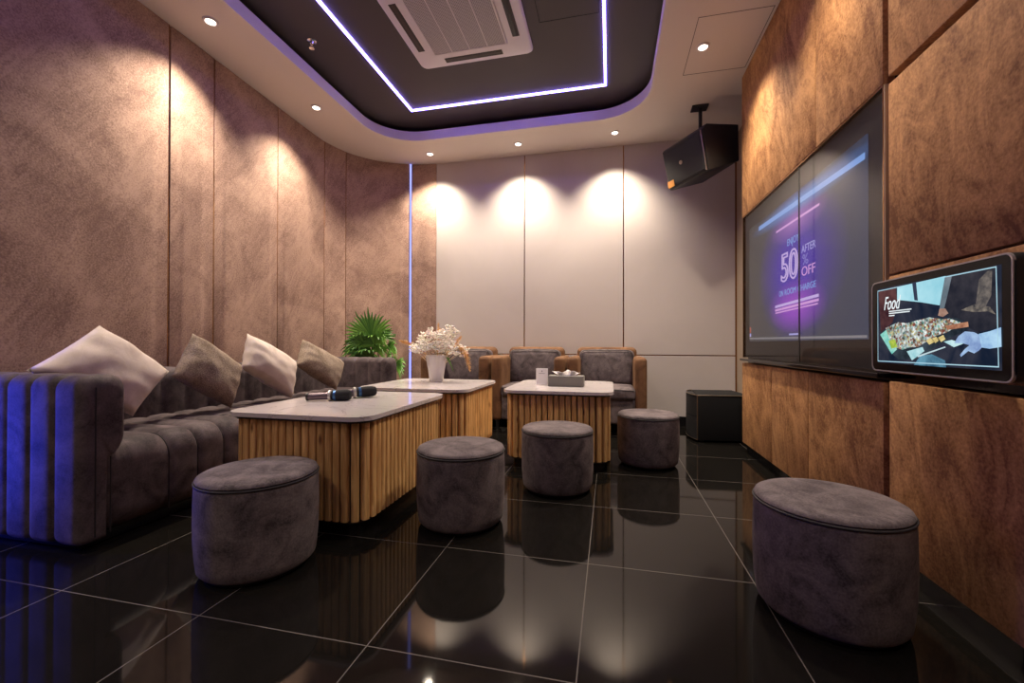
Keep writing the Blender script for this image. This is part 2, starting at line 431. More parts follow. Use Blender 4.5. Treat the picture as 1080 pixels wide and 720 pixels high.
# back wall of flat grey panels with bronze lines between
bm = bmesh.new(); box(bm, -2.6, 1.5, YB + .0045, YB + .2, 0, CEIL - .001); wall_b = structure('wall_back', bm, M['brass'])
xs = [-2.06, -.965, .145, 1.268]
for i in range(3):
    for z0, z1 in ((.10, .745), (.757, CEIL - .001)):
        if z0 < .5:
            if i == 0: bm = bmesh.new(); box(bm, xs[0], xs[3], YB, YB + .004, z0, z1, .0012, 1); obj('wall_panel', bm, M['grey_panel'], wall_b)
            continue
        bm = bmesh.new(); box(bm, xs[i] + (.006 if i else 0), xs[i + 1] - (.006 if i < 2 else 0), YB, YB + .004, z0, z1, .0012, 1); obj('wall_panel', bm, M['grey_panel'], wall_b)
bm = bmesh.new(); box(bm, -2.2, 1.268, YB - .012, YB + .012, 0, .10, .003, 1); structure('baseboard_back', bm, M['black_gloss'])

# right wall: substrate, panels, alcove side
XR = 1.055
bm = bmesh.new(); box(bm, 1.10, 1.34, -1.9, 3.80, 0.0, CEIL - .001); wall_r = structure('wall_right', bm, M['dark_mirror'])
def rpanel(y0, y1, z0, z1, x0=XR, bev=.004):
    bm = bmesh.new(); box(bm, x0, 1.099, y0, y1, z0, z1, bev, 2); return obj('suede_panel', bm, M['suede_right'], wall_r)
rpanel(2.530, 3.80, 1.905, CEIL - .002); rpanel(1.964, 2.524, 1.905, CEIL - .002)
rpanel(3.159, 3.80, .075, .72); rpanel(2.625, 3.153, .075, .72); rpanel(1.966, 2.619, .075, .72)
for z0, z1 in ((1.912, CEIL - .002), (1.142, 1.882), (.762, 1.134), (.075, .728)):
    rpanel(.72, 1.930, z0, z1); rpanel(-.52, .712, z0, z1); rpanel(-1.9, -.528, z0, z1)
bm = bmesh.new(); box(bm, 1.058, 1.099, 1.955, 1.9615, .77, 1.90); obj('bronze_strip', bm, M['tan_edge'], wall_r, False)
bm = bmesh.new(); box(bm, 1.085, 1.099, -1.9, 3.79, 0, .075); structure('baseboard_right', bm, M['black_gloss'])
bm = bmesh.new(); box(bm, 1.285, 1.5, 3.80, YB + .01, 0, CEIL - .001); structure('wall_alcove_right', bm, M['beige_wall'])
bm = bmesh.new(); box(bm, 1.035, 1.099, 1.966, 3.795, .737, .757, .003, 1); structure('trim_1', bm, M['black_gloss'])
bm = bmesh.new(); box(bm, -3.2, 1.5, -2.05, -1.9, 0, CEIL - .001); structure('wall_front', bm, M['suede_left'])

# ceiling: white border with a rounded opening, dark field above
HX0, HX1, HY0, HY1, HR = -2.405, .345, -.8, 4.205, .46
hole = rrect(HX0, HX1, HY0, HY1, HR, 14)
def ceiling_mesh():
    bm = bmesh.new()
    ox0, ox1, oy0, oy1 = -3.3, 1.5, -2.05, 5.0
    cx, cy = (HX0 + HX1) / 2, (HY0 + HY1) / 2
    n = len(hole)
    def hit(x, y):
        dx, dy = x - cx, y - cy
        t = min(((ox1 - cx) / dx if dx > 1e-9 else (ox0 - cx) / dx if dx < -1e-9 else 1e9), ((oy1 - cy) / dy if dy > 1e-9 else (oy0 - cy) / dy if dy < -1e-9 else 1e9))
        return cx + dx * t, cy + dy * t
    th, extra = [], []
    pts = []
    for (x, y) in rrect(HX0 - .01, HX1 + .01, HY0 - .01, HY1 + .01, HR + .01, 14): pts.append(((x, y), hit(x, y)))
    # corners of the outer rectangle
    res = []
    for k in range(n):
        (i0, o0), (i1, o1) = pts[k], pts[(k + 1) % n]
        res.append((i0, o0))
        on = lambda p: (abs(p[0] - ox0) < 1e-6, abs(p[0] - ox1) < 1e-6, abs(p[1] - oy0) < 1e-6, abs(p[1] - oy1) < 1e-6)
        a, b = on(o0), on(o1)
        if not any(p and q for p, q in zip(a, b)):
            c = (ox0 if (a[0] or b[0]) else ox1, oy0 if (a[2] or b[2]) else oy1)
            res.append((((i0[0] + i1[0]) / 2, (i0[1] + i1[1]) / 2), c))
    z0, z1 = CEIL, CEIL + .018
    n = len(res)
    V = [[bm.verts.new((*res[k][q], z)) for k in range(n)] for q in (0, 1) for z in (z0, z1)]
    for k in range(n):
        j = (k + 1) % n
        bm.faces.new((V[0][k], V[0][j], V[2][j], V[2][k])); bm.faces.new((V[1][k], V[1][j], V[3][j], V[3][k]))
        bm.faces.new((V[0][k], V[0][j], V[1][j], V[1][k])); bm.faces.new((V[2][k], V[2][j], V[3][j], V[3][k]))
    return bm
ceiling = structure('ceiling', ceiling_mesh(), M['white_paint'])
bm = bmesh.new()                                               # upstand round the opening
h2 = rrect(HX0 - .02, HX1 + .02, HY0 - .02, HY1 + .02, HR + .02, 14)
loft(bm, [[(x, y, CEIL - .0005) for x, y in hole], [(x, y, CEIL + .095) for x, y in hole], [(x, y, CEIL + .095) for x, y in h2], [(x, y, CEIL - .0005) for x, y in h2], [(x, y, CEIL - .0005) for x, y in hole]], caps=False)
bmesh.ops.remove_doubles(bm, verts=bm.verts[:], dist=1e-5)
obj('recess_lip', bm, M['lip_paint'], ceiling)
ZD = CEIL + .155
bm = bmesh.new(); box(bm, HX0 - .12, HX1 + .12, HY0 - .12, HY1 + .12, ZD, ZD + .03); obj('recess_panel', bm, M['dark_paint'], ceiling, False)
bm = bmesh.new()
h3 = rrect(HX0 - .11, HX1 + .11, HY0 - .11, HY1 + .11, HR + .1, 14)
loft(bm, [[(x, y, CEIL + .019) for x, y in h3], [(x, y, ZD) for x, y in h3]], caps=False)
obj('recess_side', bm, M['black_matte'], ceiling)  # black stands in for the shadow gap above the lip
# access hatches: a thin shadow line round a flush panel
def hatch(x0, x1, y0, y1, z, m_line, m_face, name):
    bm = bmesh.new(); w = .004
    for a in ((x0, x1, y0, y0 + w), (x0, x1, y1 - w, y1), (x0, x0 + w, y0, y1), (x1 - w, x1, y0, y1)): box(bm, *a, z - .0012, z + .004)
    obj(name, bm, m_line, ceiling, False)
hatch(.577, 1.04, 3.03, 3.659, CEIL, M['plinth'], None, 'access_hatch')
hatch(-.502, -.075, 2.55, 3.04, ZD, M['black_matte'], None, 'access_hatch')

# ------------------------------------------------------------------ light lines
def bar_loop(x0, x1, y0, y1, w, z0, z1):
    bm = bmesh.new()
    o_ = [(x0, y0), (x1, y0), (x1, y1), (x0, y1)]; i_ = [(x0 + w, y0 + w), (x1 - w, y0 + w), (x1 - w, y1 - w), (x0 + w, y1 - w)]
    loft(bm, [[(*p, z0) for p in o_], [(*p, z1) for p in o_], [(*p, z1) for p in i_], [(*p, z0) for p in i_], [(*p, z0) for p in o_]], caps=False)
    bmesh.ops.remove_doubles(bm, verts=bm.verts[:], dist=1e-5)
    return bm
t = obj('led_strip', bar_loop(-1.945, -.03, -.5, 3.905, .020, ZD - .012, ZD - .001), M['led_rect'], None, False)
tag(t, 'glowing white-blue light line forming a rectangle on the dark ceiling', 'light strip')
def led_vertical(s, z0, z1, w, m, label):
    bm = bmesh.new(); path_slab(bm, s - w / 2, s + w / 2, -.030, .004, z0, z1)
    o = obj('led_strip', bm, m, None, False); tag(o, label, 'light strip'); return o
led_vertical(JS[8], .06, CEIL - .004, .015, M['led_vert'], 'upright blue-white light line in the curved wall corner behind the palm')
led_vertical(JS[2], .06, .95, .020, M['led_side'], 'short upright blue light line low in the left wall before the sofa end')

# ------------------------------------------------------------------ downlights
def make_downlight(x, y, k, label):
    t = empty('downlight', (x, y, CEIL), 0, label, 'ceiling light', 'recessed downlights in the white ceiling border')
    bm = bmesh.new()
    lathe(bm, [(.030, -.001), (.032, -.010), (.044, -.008), (.048, 0.0), (.030, -.0005)], 32, caps=False); obj('trim_ring', bm, M['white_plastic'], t)
    bm = bmesh.new(); lathe(bm, [(.0305, -.0015), (.024, -.006), (.010, -.008), (.001, -.0085)], 24); obj('lens', bm, M['lens'], t)
    li = bpy.data.lights.new('downlight_beam', 'SPOT'); li.energy = SPOT_W * k; li.color = SPOT_COL; li.spot_size = math.radians(112); li.spot_blend = .95; li.shadow_soft_size = .035
    lo = bpy.data.objects.new('downlight_beam', li); link(lo); lo.parent = t; lo.location = (0, 0, -.02)
    return t
dl_labels = ['small recessed downlight nearest the camera above the sofa wall', 'small recessed downlight above the sofa wall nearer the curved corner',
 'small recessed downlight over the curved wall corner by the blue line', 'small recessed downlight above the middle of the grey back wall, left of the right one',
 'small recessed downlight above the grey back wall nearest the hanging speaker', 'small bright recessed downlight inside the square ceiling hatch']
for i, (x, y, k) in enumerate(DOWNLIGHTS):
    make_downlight(x, y, k, dl_labels[i] if i < 6 else 'unseen recessed downlight in the ceiling border nearer the camera')

# ------------------------------------------------------------------ sofa
def puff(f, d, e=3.0): return d * abs(2 * f - 1) ** e
def channels(stops, n=10):
    out = []
    for a, b in zip(stops, stops[1:]):
        for k in range(n): out.append((a + (b - a) * k / n, k / n))
    out.append((stops[-1], 0.0)); return out
sofa = empty('sofa', (-2.5, 2.6, 0), 0, 'long plum velvet channel-tufted sofa along the suede wall', 'sofa')
def sofa_part(name, bm, m):
    bmesh.ops.translate(bm, verts=bm.verts[:], vec=(2.5, -2.6, 0)); return obj(name, bm, m, sofa, True, 60)
def end_round(v, a, b, r):
    e = 0
    for d in (v - a, b - v):
        if d < r: e = max(e, r * (1 - math.sqrt(max(0, 1 - ((r - d) / r) ** 2))))
    return e
# seat: cross-section in X/Z swept along Y
bm = bmesh.new(); stops = [1.37, 1.665, 1.815, 1.97, 2.125, 2.28, 2.435, 2.59, 2.745, 2.90, 3.055, 3.21, 3.365, 3.52, 3.675, 3.80]
rings = []
for y, f in channels(stops, 12):
    d = puff(f, .016, 5.0)
    rings.append([(a, y, b) for a, b in rrect(-2.88, -2.115 - d, .035, .435 - d, .11, 8)])
loft(bm, rings); sofa_part('seat', bm, M['velvet_sofa'])
for y in stops[1:-1]:
    bm = bmesh.new(); rr_ = rrect(-2.88, -2.129, .035, .421, .11, 8)[:9]
    tube(bm, [(-2.60, y, .4205), (-2.4, y, .4205)] + [(a, y, b) for a, b in rr_[::-1]] + [(-2.129, y, .15), (-2.129, y, .05)], .0028, 5); sofa_part('seam', bm, M['piping'])
bm = bmesh.new(); rings = []
for y, f in channels([1.30 + .155 * k for k in range(18)], 10):
    d = puff(f, .014)
    rings.append([(a, y, b) for a, b in rrect(-2.895, -2.70 - d, .05, .72 - d, .08, 6)])
loft(bm, rings); sofa_part('backrest', bm, M['velvet_sofa'])
def arm_ring(y0, y1, yl, d):
    """arm section in Y/Z: a rounded pad that overhangs the seat, on a narrower panel"""
    a0, a1, zt, zb = y0 + d, y1 - d * .7, .735 - d, .03 + d * .6; r = min(.055, (a1 - a0) / 2 - .004)
    pts = [(a1 - r + r * math.cos(t), zt - r + r * math.sin(t)) for t in [PI / 2 * k / 8 for k in range(9)]]
    pts += [(a0 + r + r * math.cos(t), zt - r + r * math.sin(t)) for t in [PI / 2 + PI / 2 * k / 8 for k in range(9)]]
    pts += [(a0 + .03 + .03 * math.cos(t), zb + .03 + .03 * math.sin(t)) for t in [PI + PI / 2 * k / 5 for k in range(6)]]
    pts += [(yl - d * .3, zb), (yl - d * .3, .20), (yl - d * .3, .388)]
    pts += [(yl + (a1 - yl) * math.sin(t), .478 - .09 * math.cos(t)) for t in [PI / 2 * k / 8 for k in range(1, 9)]]
    return pts
def arm(y0, y1, yl, name):
    bm = bmesh.new(); rings = []
    xs_ = [-2.90, -2.825, -2.685, -2.545, -2.405, -2.265, -2.10]
    st = [(x, f) for x, f in channels(xs_[:-1], 14)][:-1]
    st += [(-2.265 + .115 * k / 10, k / 10 * .5) for k in range(10)] + [(-2.15 + .055 * math.sin(k / 10 * PI / 2), .5) for k in range(11)]
    for x, f in st:
        d = puff(f, .014, 5.0) + end_round(x, -9, -2.095, .055)
        rings.append([(x, a, b) for a, b in arm_ring(y0, y1, yl, d)])
    vr = loft(bm, rings, caps=False); c = bm.verts.new((rings[-1][0][0], 1.345, .5)); n = len(vr[-1])
    for k in range(n): bm.faces.new((vr[-1][k], vr[-1][(k + 1) % n], c))
    return sofa_part(name, bm, M['velvet_sofa'])
arm(1.285, 1.462, 1.388, 'armrest')
bm = bmesh.new(); rings = []
for x, f in [(-2.90 + .14 * k / 10 * 1.0, (k % 10) / 10) for k in range(54)] + [(-2.15 + .055 * math.sin(k / 10 * PI / 2), .5) for k in range(11)]:
    d = puff(f, .016, 4.0) + end_round(x, -9, -2.095, .055)
    rings.append([(x, a, b) for a, b in rrect(3.755 + d, 3.93 - d * .7, .03 + d * .6, .735 - d, .055, 8)])
loft(bm, rings); sofa_part('armrest', bm, M['velvet_sofa'])
bm = bmesh.new()
for y in (1.335, 1.39): tube(bm, [(-2.0945, y, z) for z in ((.06, .2, .4, .6, .685) if y < 1.36 else (.06, .2, .3, .385))], .003, 6)
sofa_part('piping', bm, M['piping'])
bm = bmesh.new(); box(bm, -2.86, -2.17, 1.33, 3.89, .001, .05, .005, 1); sofa_part('plinth', bm, M['black_matte'])

# ------------------------------------------------------------------ pillows
def pillow(name, corners, th, m, label, seed):
    """corners: top, right, bottom, left in world space; soft square cushion with pointed corners"""
    corners = [Vector((0, 0, CAM_Z)) + (Vector(q) - Vector((0, 0, CAM_Z))) * .962 for q in corners]
    T, R, B, L = corners; c = (T + R + B + L) / 4
    nrm = (R - L).cross(T - B).normalized()
    if nrm.x < 0: nrm = -nrm
    bm = bmesh.new(); N = 22; G = {}
    for side in (1, -1):
        for i in range(N + 1):
            for j in range(N + 1):
                u, v = i / N, j / N
                if side == -1 and (i in (0, N) or j in (0, N)): G[(side, i, j)] = G[(1, i, j)]; continue
                a, b = 2 * u - 1, 2 * v - 1
                e = .035                                            # sides bow inwards
                uu = .5 + .5 * a * (1 - e * (1 - b * b)); vv = .5 + .5 * b * (1 - e * (1 - a * a))
                p = (T * (1 - uu) * (1 - vv) + R * uu * (1 - vv) + B * uu * vv + L * (1 - uu) * vv)
                h = (max(0, 1 - a * a) * max(0, 1 - b * b)) ** .36
                w = mnoise.noise(Vector((a * 1.7 + seed, b * 1.7, side * 3.0))) * .16 + 1
                rad = math.hypot(a, b); ang = math.atan2(b, a)
                wr = math.sin(ang * 9 + seed * 3 + rad * 2) * .006 * max(0, rad - .45) * (1 if h > .02 else 0)
                p = p + nrm * side * (h * th * w + wr)
                G[(side, i, j)] = bm.verts.new(p - c)
        for i in range(N):
            for j in range(N):
                q = [G[(side, i, j)], G[(side, i + 1, j)], G[(side, i + 1, j + 1)], G[(side, i, j + 1)]]
                bm.faces.new(q if side == 1 else q[::-1])
    o = obj(name, bm, m, None, True, 70); o.location = c
    return tag(o, label, 'cushion', 'square cushions along the sofa back')
pillow('throw_pillow', [(-2.65, 1.702, .965), (-2.60, 2.03, .700), (-2.52, 1.775, .475), (-2.60, 1.385, .745)], .085, M['linen'], 'large cream cushion on the sofa right beside the near armrest', 1.3)
pillow('throw_pillow', [(-2.65, 2.218, .935), (-2.60, 2.550, .700), (-2.50, 2.37, .430), (-2.60, 2.045, .668)], .085, M['weave'], 'coarse taupe cushion between the two cream cushions', 4.1)
pillow('throw_pillow', [(-2.66, 2.655, .945), (-2.60, 3.095, .715), (-2.50, 2.93, .425), (-2.60, 2.550, .700)], .085, M['linen'], 'cream cushion standing between the two taupe cushions', 7.7)
pillow('throw_pillow', [(-2.66, 3.24, .905), (-2.58, 3.74, .675), (-2.50, 3.50, .430), (-2.60, 3.10, .690)], .08, M['weave'], 'coarse taupe cushion next to the far armrest', 9.2)

# ------------------------------------------------------------------ ottomans
def make_ottoman():
    t = empty('ottoman', (0, 0, 0), 0, None, 'stool', 'round grey velvet stools')
    R = .215
    bm = bmesh.new()
    prof = [(.185, .018), (.197, .020), (.205, .030), (.209, .06), (R - .001, .12), (R + .001, .2), (R, .28), (R - .001, .325), (.213, .342), (.210, .348), (.206, .352), (.15, .352)]
    lathe(bm, prof, 64); obj('body', bm, M['velvet'], t, True, 50)
    bm = bmesh.new()
    lathe(bm, [(.18, .346), (.209, .3535), (.2115, .358), (.208, .366), (.198, .3715), (.17, .3745), (.11, .377), (.05, .379), (.001, .3795)], 64); obj('top_cushion', bm, M['velvet'], t, True, 50)
    bm = bmesh.new(); n = 64
    loft(bm, [[((.2125 + .0042 * math.cos(q * PI / 4)) * math.cos(2 * PI * k / n), (.2125 + .0042 * math.cos(q * PI / 4)) * math.sin(2 * PI * k / n), .3495 + .0042 * math.sin(q * PI / 4)) for k in range(n)] for q in range(9)], caps=False)
    bmesh.ops.remove_doubles(bm, verts=bm.verts[:], dist=1e-6)
    obj('piping', bm, M['piping'], t)
    bm = bmesh.new(); lathe(bm, [(.175, 0), (.18, .002), (.18, .019), (.17, .0195)], 48); obj('base', bm, M['black_matte'], t)
    return t
OTT = [(-1.358, 1.419, 'round grey velvet stool with a blue glow on its side, before the sofa-side table'),
       (-.715, 1.983, 'round grey velvet stool between the microphone table and the tissue-box table'),
       (-.310, 2.561, 'round grey velvet stool standing in front of the tissue-box table'),
       (.270, 3.231, 'round grey velvet stool between the tissue-box table and the floor speaker'),
       (.696, 1.587, 'large near round velvet stool under the wall tablet')]
first = make_ottoman()
for i, (x, y, lb) in enumerate(OTT):
    o = first if i == 0 else copy_tree(first)
    o.location = (x, y, 0); o.rotation_euler = (0, 0, i * 1.9); o['label'] = lb

# ------------------------------------------------------------------ slatted tables
def make_table(x0, x1, y0, y1, label):
    cx, cy = (x0 + x1) / 2, (y0 + y1) / 2; hx, hy = (x1 - x0) / 2, (y1 - y0) / 2
    t = empty('coffee_table', (cx, cy, 0), 0, label, 'table', 'pine-slatted coffee tables with marble tops')
    bm = bmesh.new(); prism(bm, rrect(-hx, hx, -hy, hy, .10, 10), .527, .547, .006, 3); obj('tabletop', bm, M['marble'], t, True, 30)
    bm = bmesh.new(); prism(bm, rrect(-hx + .018, hx - .018, -hy + .018, hy - .018, .09, 10), .515, .528); obj('under_frame', bm, M['plinth'], t, True, 30)
    bm = bmesh.new(); prism(bm, rrect(-hx + .045, hx - .045, -hy + .045, hy - .045, .08, 10), .06, .516); obj('core', bm, M['plinth'], t, True, 30)
    # slats round the core
    bm = bmesh.new(); e = .045; loop = rrect(-hx + e, hx - e, -hy + e, hy - e, .08, 12)
    P = [Vector((*p, 0)) for p in loop]; P.append(P[0]); L = [0]
    for a, b in zip(P, P[1:]): L.append(L[-1] + (b - a).length)
    n = round(L[-1] / .0405)
    for k in range(n):
        s = L[-1] * (k + .5) / n
        i = max(q for q in range(len(L)) if L[q] <= s); i = min(i, len(P) - 2)
        d = (P[i + 1] - P[i]).normalized(); p = P[i].lerp(P[i + 1], (s - L[i]) / max(L[i + 1] - L[i], 1e-9)); nn = Vector((d.y, -d.x, 0))
        w = .0172
        sec = [(-w, -.004), (w, -.004), (w, .015), (w * .82, .0205), (w * .5, .0235), (-w * .5, .0235), (-w * .82, .0205), (-w, .015)]
        prism(bm, [((p + d * a + nn * b).x, (p + d * a + nn * b).y) for a, b in sec], .075, .515)
    obj('slats', bm, M['pine'], t, True, 25)
    bm = bmesh.new(); prism(bm, rrect(-hx + .065, hx - .065, -hy + .065, hy - .065, .07, 8), 0, .061); obj('plinth', bm, M['black_gloss'], t, True, 30)
    return t
make_table(-1.80, -1.035, 1.645, 2.60, 'marble-topped pine-slatted table in front of the sofa with the microphones on it')
make_table(-1.845, -.975, 2.80, 3.66, 'marble-topped pine-slatted table holding the white vase of dried flowers')
make_table(-.745, .026, 2.88, 3.78, 'marble-topped pine-slatted table with the tissue box and white card')
TT = .547

# ------------------------------------------------------------------ tub chairs
def make_chair():
    t = empty('armchair', (0, 0, 0), 0, None, 'armchair', 'brown suede armchairs along the grey back wall')
    # local: front is -Y, width .75, depth .66 ; origin at floor centre
    bm = bmesh.new()
    soft_box(bm, -.375, -.265, -.33, .30, .10, .745, .04)
    soft_box(bm, .265, .375, -.33, .30, .10, .745, .04)
    soft_box(bm, -.315, .315, .19, .335, .10, .838, .06)
    drop_loose(bm); obj('shell', bm, M['suede_chair'], t, True, 60)
    bm = bmesh.new(); soft_box(bm, -.266, .266, -.315, .2, .11, .40, .02); drop_loose(bm); obj('seat_base', bm, M['velvet'], t, True, 60)
    bm = bmesh.new(); soft_box(bm, -.268, .268, -.335, .16, .335, .455, .035, puff=.012); drop_loose(bm)
    s = obj('seat_cushion', bm, M['velvet'], t, True, 60)
    bm = bmesh.new(); soft_box(bm, -.278, .278, .06, .20, .445, .805, .045, puff=.012)
    drop_loose(bm)
    bmesh.ops.rotate(bm, verts=bm.verts[:], cent=(0, .13, .45), matrix=Matrix.Rotation(-.10, 3, 'X'))
    b = obj('back_cushion', bm, M['velvet'], t, True, 60)
    bm = bmesh.new(); tube(bm, [(-.255, -.336, .432), (0, -.342, .440), (.255, -.336, .432)], .004, 6); obj('piping', bm, M['piping'], s)
    bm = bmesh.new()
    pts = [(-.268, .055, .50), (-.27, .055, .74), (-.25, .058, .785), (-.22, .06, .80), (.22, .06, .80), (.25, .058, .785), (.27, .055, .74), (.268, .055, .50)]
    tube(bm, pts, .004, 6)
    bmesh.ops.rotate(bm, verts=bm.verts[:], cent=(0, .13, .45), matrix=Matrix.Rotation(-.10, 3, 'X')); obj('piping', bm, M['piping'], b)
    for sx in (-1, 1):
        for y in (-.29, .29):
            bm = bmesh.new(); lathe(bm, [(.014, 0), (.022, .11)], 16, sx * .31, y); obj('leg', bm, M['black'], t)
    return t
CH = [(-1.575, 'brown suede armchair with grey cushions, half hidden behind the vase of dried flowers'),
      (-.800, 'brown suede armchair with grey cushions, the middle one behind the tables'),
      (-.035, 'brown suede armchair with grey cushions nearest the grey stool and floor speaker')]
c0 = make_chair()
for i, (x, lb) in enumerate(CH):
    o = c0 if i == 0 else copy_tree(c0)
    o.location = (x, 4.445, 0); o['label'] = lb

# ------------------------------------------------------------------ television behind two glass panes
tv = empty('television', (1.09, 2.88, 1.33), 0, 'large built-in wall television showing a violet neon discount screen', 'television')
def tv_part(name, bm, m, parent=tv, smooth=False):
    bmesh.ops.translate(bm, verts=bm.verts[:], vec=-Vector((1.09, 2.88, 1.33))); return obj(name, bm, m, parent, smooth)
bm = bmesh.new(); box(bm, 1.082, 1.099, 1.968, 3.79, .765, 1.898, .002, 1); tv_part('bezel', bm, M['black'])
def screen_mat():
    a = NT('tv_screen_image')
    tc = a.n('ShaderNodeTexCoord'); sp = a.n('ShaderNodeSeparateXYZ'); a.l(tc.outputs['Object'], sp.inputs[0])
    def blob(y, z, ry, rz):
        m = a.n('ShaderNodeMapping'); m.vector_type = 'TEXTURE'
        m.inputs['Location'].default_value = (0, y - 2.88, z - 1.33); m.inputs['Scale'].default_value = (1, ry, rz)
        a.l(tc.outputs['Object'], m.inputs['Vector'])
        g = a.n('ShaderNodeTexGradient', _gradient_type='SPHERICAL'); a.l(m.outputs[0], g.inputs['Vector'])
        pw = a.n('ShaderNodeMath', _operation='POWER'); a.l(g.outputs['Fac'], pw.inputs[0]); pw.inputs[1].default_value = 1.1
        return pw
    cur = None
    mr = a.n('ShaderNodeMapRange'); mr.inputs['From Min'].default_value = -.8; mr.inputs['From Max'].default_value = .75; a.l(sp.outputs['Y'], mr.inputs['Value'])
    base = a.n('ShaderNodeMix', _data_type='RGBA'); base.inputs['A'].default_value = (.070, .076, .120, 1); base.inputs['B'].default_value = (.100, .086, .082, 1); a.l(mr.outputs[0], base.inputs['Factor'])  # grey haze over the screen is put into this base emission
    cur = base.outputs['Result']
    for (y, z, ry, rz, c, k) in ((2.86, 1.34, .62, .48, (.10, .05, .46), 1.5), (2.86, 1.10, .42, .17, (.36, .09, .62), 1.5), (2.84, 1.61, .42, .12, (.40, .18, .56), 1.2), (2.80, 1.71, .85, .07, (.15, .30, .70), 1.2)):
        b = blob(y, z, ry, rz); s = a.n('ShaderNodeMath', _operation='MULTIPLY'); a.l(b.outputs[0], s.inputs[0]); s.inputs[1].default_value = k
        mx = a.n('ShaderNodeMix', _data_type='RGBA'); a.l(s.outputs[0], mx.inputs['Factor']); a.l(cur, mx.inputs['A']); mx.inputs['B'].default_value = (*c, 1); cur = mx.outputs['Result']
    e = a.n('ShaderNodeEmission', Strength=1.0); a.l(cur, e.inputs['Color']); a.l(e.outputs[0], a.o.inputs['Surface'])
    return a.m
bm = bmesh.new(); box(bm, 1.0785, 1.0825, 2.113, 3.690, .893, 1.778); screen = tv_part('screen', bm, screen_mat())
def text_obj(name, body, size, m, parent, origin, xdir, ydir, outline=0.0, width=None, shear=0.0, height=None):
    cu = bpy.data.curves.new(name, 'FONT'); cu.body = body; cu.size = size; cu.shear = shear
    cu.align_x = 'LEFT'; cu.align_y = 'BOTTOM_BASELINE'
    if outline: cu.fill_mode = 'NONE'; cu.bevel_depth = outline; cu.bevel_resolution = 1
    else: cu.extrude = .0004
    tmp = bpy.data.objects.new(name, cu); link(tmp)
    bpy.context.view_layer.update()
    me = bpy.data.meshes.new_from_object(tmp.evaluated_get(bpy.context.evaluated_depsgraph_get()))
    bpy.data.objects.remove(tmp)
    xsn = [v.co.x for v in me.vertices]; ysn = [v.co.y for v in me.vertices]
    sx = width / (max(xsn) - min(xsn)) if width else 1; sy = height / (max(ysn) - min(ysn)) if height else sx
    x0, y0 = min(xsn), min(ysn); X, Y = Vector(xdir), Vector(ydir); Z = X.cross(Y)
    po = Vector((0, 0, 0)); q = parent
    while q: po += q.location; q = q.parent
    for v in me.vertices:
        v.co = Vector(origin) + X * ((v.co.x - x0) * sx) + Y * ((v.co.y - y0) * sy) + Z * v.co.z - po
    me.materials.append(m)
    o = bpy.data.objects.new(name, me); link(o); o.parent = parent; return o
XT = 1.0775
E_lilac = emit('neon_lilac', (.72, .55, .98), 1.0); E_white = emit('neon_pale', (.52, .50, .95), 1.0); E_pink = emit('neon_pink', (.85, .45, .90), 1.0); E_blue = emit('neon_blue', (.28, .48, .95), 1.0); E_dim = emit('neon_dim', (.30, .28, .72), 1.0); E_line = emit('screen_line', (.30, .28, .29), 1.0); E_red = emit('screen_red', (.55, .16, .12), 1.0)
YD, ZDIR = (0, -1, 0), (0, 0, 1)
text_obj('screen_text', 'ENJOY', .08, E_blue, screen, (XT, 2.955, 1.468), YD, ZDIR, width=.165, height=.055)
text_obj('screen_text', '50', .2, E_lilac, screen, (XT, 3.05, 1.265), YD, ZDIR, outline=.0045, width=.25, height=.185)
text_obj('screen_text', 'AFTER', .08, E_white, screen, (XT, 2.752, 1.395), YD, ZDIR, width=.17, height=.042)
text_obj('screen_text', '%', .08, E_dim, screen, (XT, 2.74, 1.325), YD, ZDIR, width=.07, height=.058)
text_obj('screen_text', 'OFF', .08, E_pink, screen, (XT, 2.752, 1.262), YD, ZDIR, width=.165, height=.052)
for wd, y0, w_ in (('ON', 3.085, .065), ('ROOM', 2.995, .165), ('CHARGE', 2.805, .225)):
    text_obj('screen_text', wd, .08, E_blue, screen, (XT, y0, 1.180), YD, ZDIR, width=w_, height=.036)
def sbar(y0, z0, y1, z1, w, m, name='screen_graphic', x=XT, parent=screen):
    bm = bmesh.new(); d = Vector((0, y1 - y0, z1 - z0)); n = Vector((0, -d.z, d.y)).normalized() * (w / 2)
    a, b = Vector((x, y0, z0)), Vector((x, y1, z1))
    fr = [a + n, b + n, b - n, a - n]
    loft(bm, [fr, [p + Vector((.0008, 0, 0)) for p in fr]])
    bmesh.ops.translate(bm, verts=bm.verts[:], vec=-Vector((1.09, 2.88, 1.33))); return obj(name, bm, m, parent, False)
sbar(3.135, 1.615, 2.54, 1.612, .013, E_pink); sbar(3.47, 1.727, 2.13, 1.690, .030, E_blue)
sbar(3.155, 1.120, 2.55, 1.132, .016, E_lilac); sbar(3.155, 1.096, 2.55, 1.108, .014, E_pink); sbar(3.15, 1.078, 2.56, 1.088, .008, E_pink)
sbar(2.93, .932, 2.80, .932, .010, E_white); sbar(3.685, .916, 2.118, .905, .012, E_line)
sbar(3.668, 1.005, 3.668, .96, .03, E_red); sbar(3.668, .955, 3.668, .93, .03, E_white)
def pane(y0, y1, label):
    bm = bmesh.new(); box(bm, 1.066, 1.070, y0, y1, .768, 1.895, .001, 1)
    o = obj('glass_pane', bm, M['glass'], None, False); tag(o, label, 'glass panel', 'glass panes over the wall television')
pane(1.972, 2.757, 'dark glass pane over the near half of the wall television')
pane(2.766, 3.786, 'dark glass pane over the far half of the wall television')
bm = bmesh.new()
box(bm, 1.0655, 1.0715, 2.758, 2.765, .768, 1.895)
o = structure('trim_2', bm, M['black'])
bm = bmesh.new()
for a in ((1.966, 1.971, .765, 1.899), (3.787, 3.793, .765, 1.899)): box(bm, 1.058, 1.081, a[0], a[1], a[2], a[3])
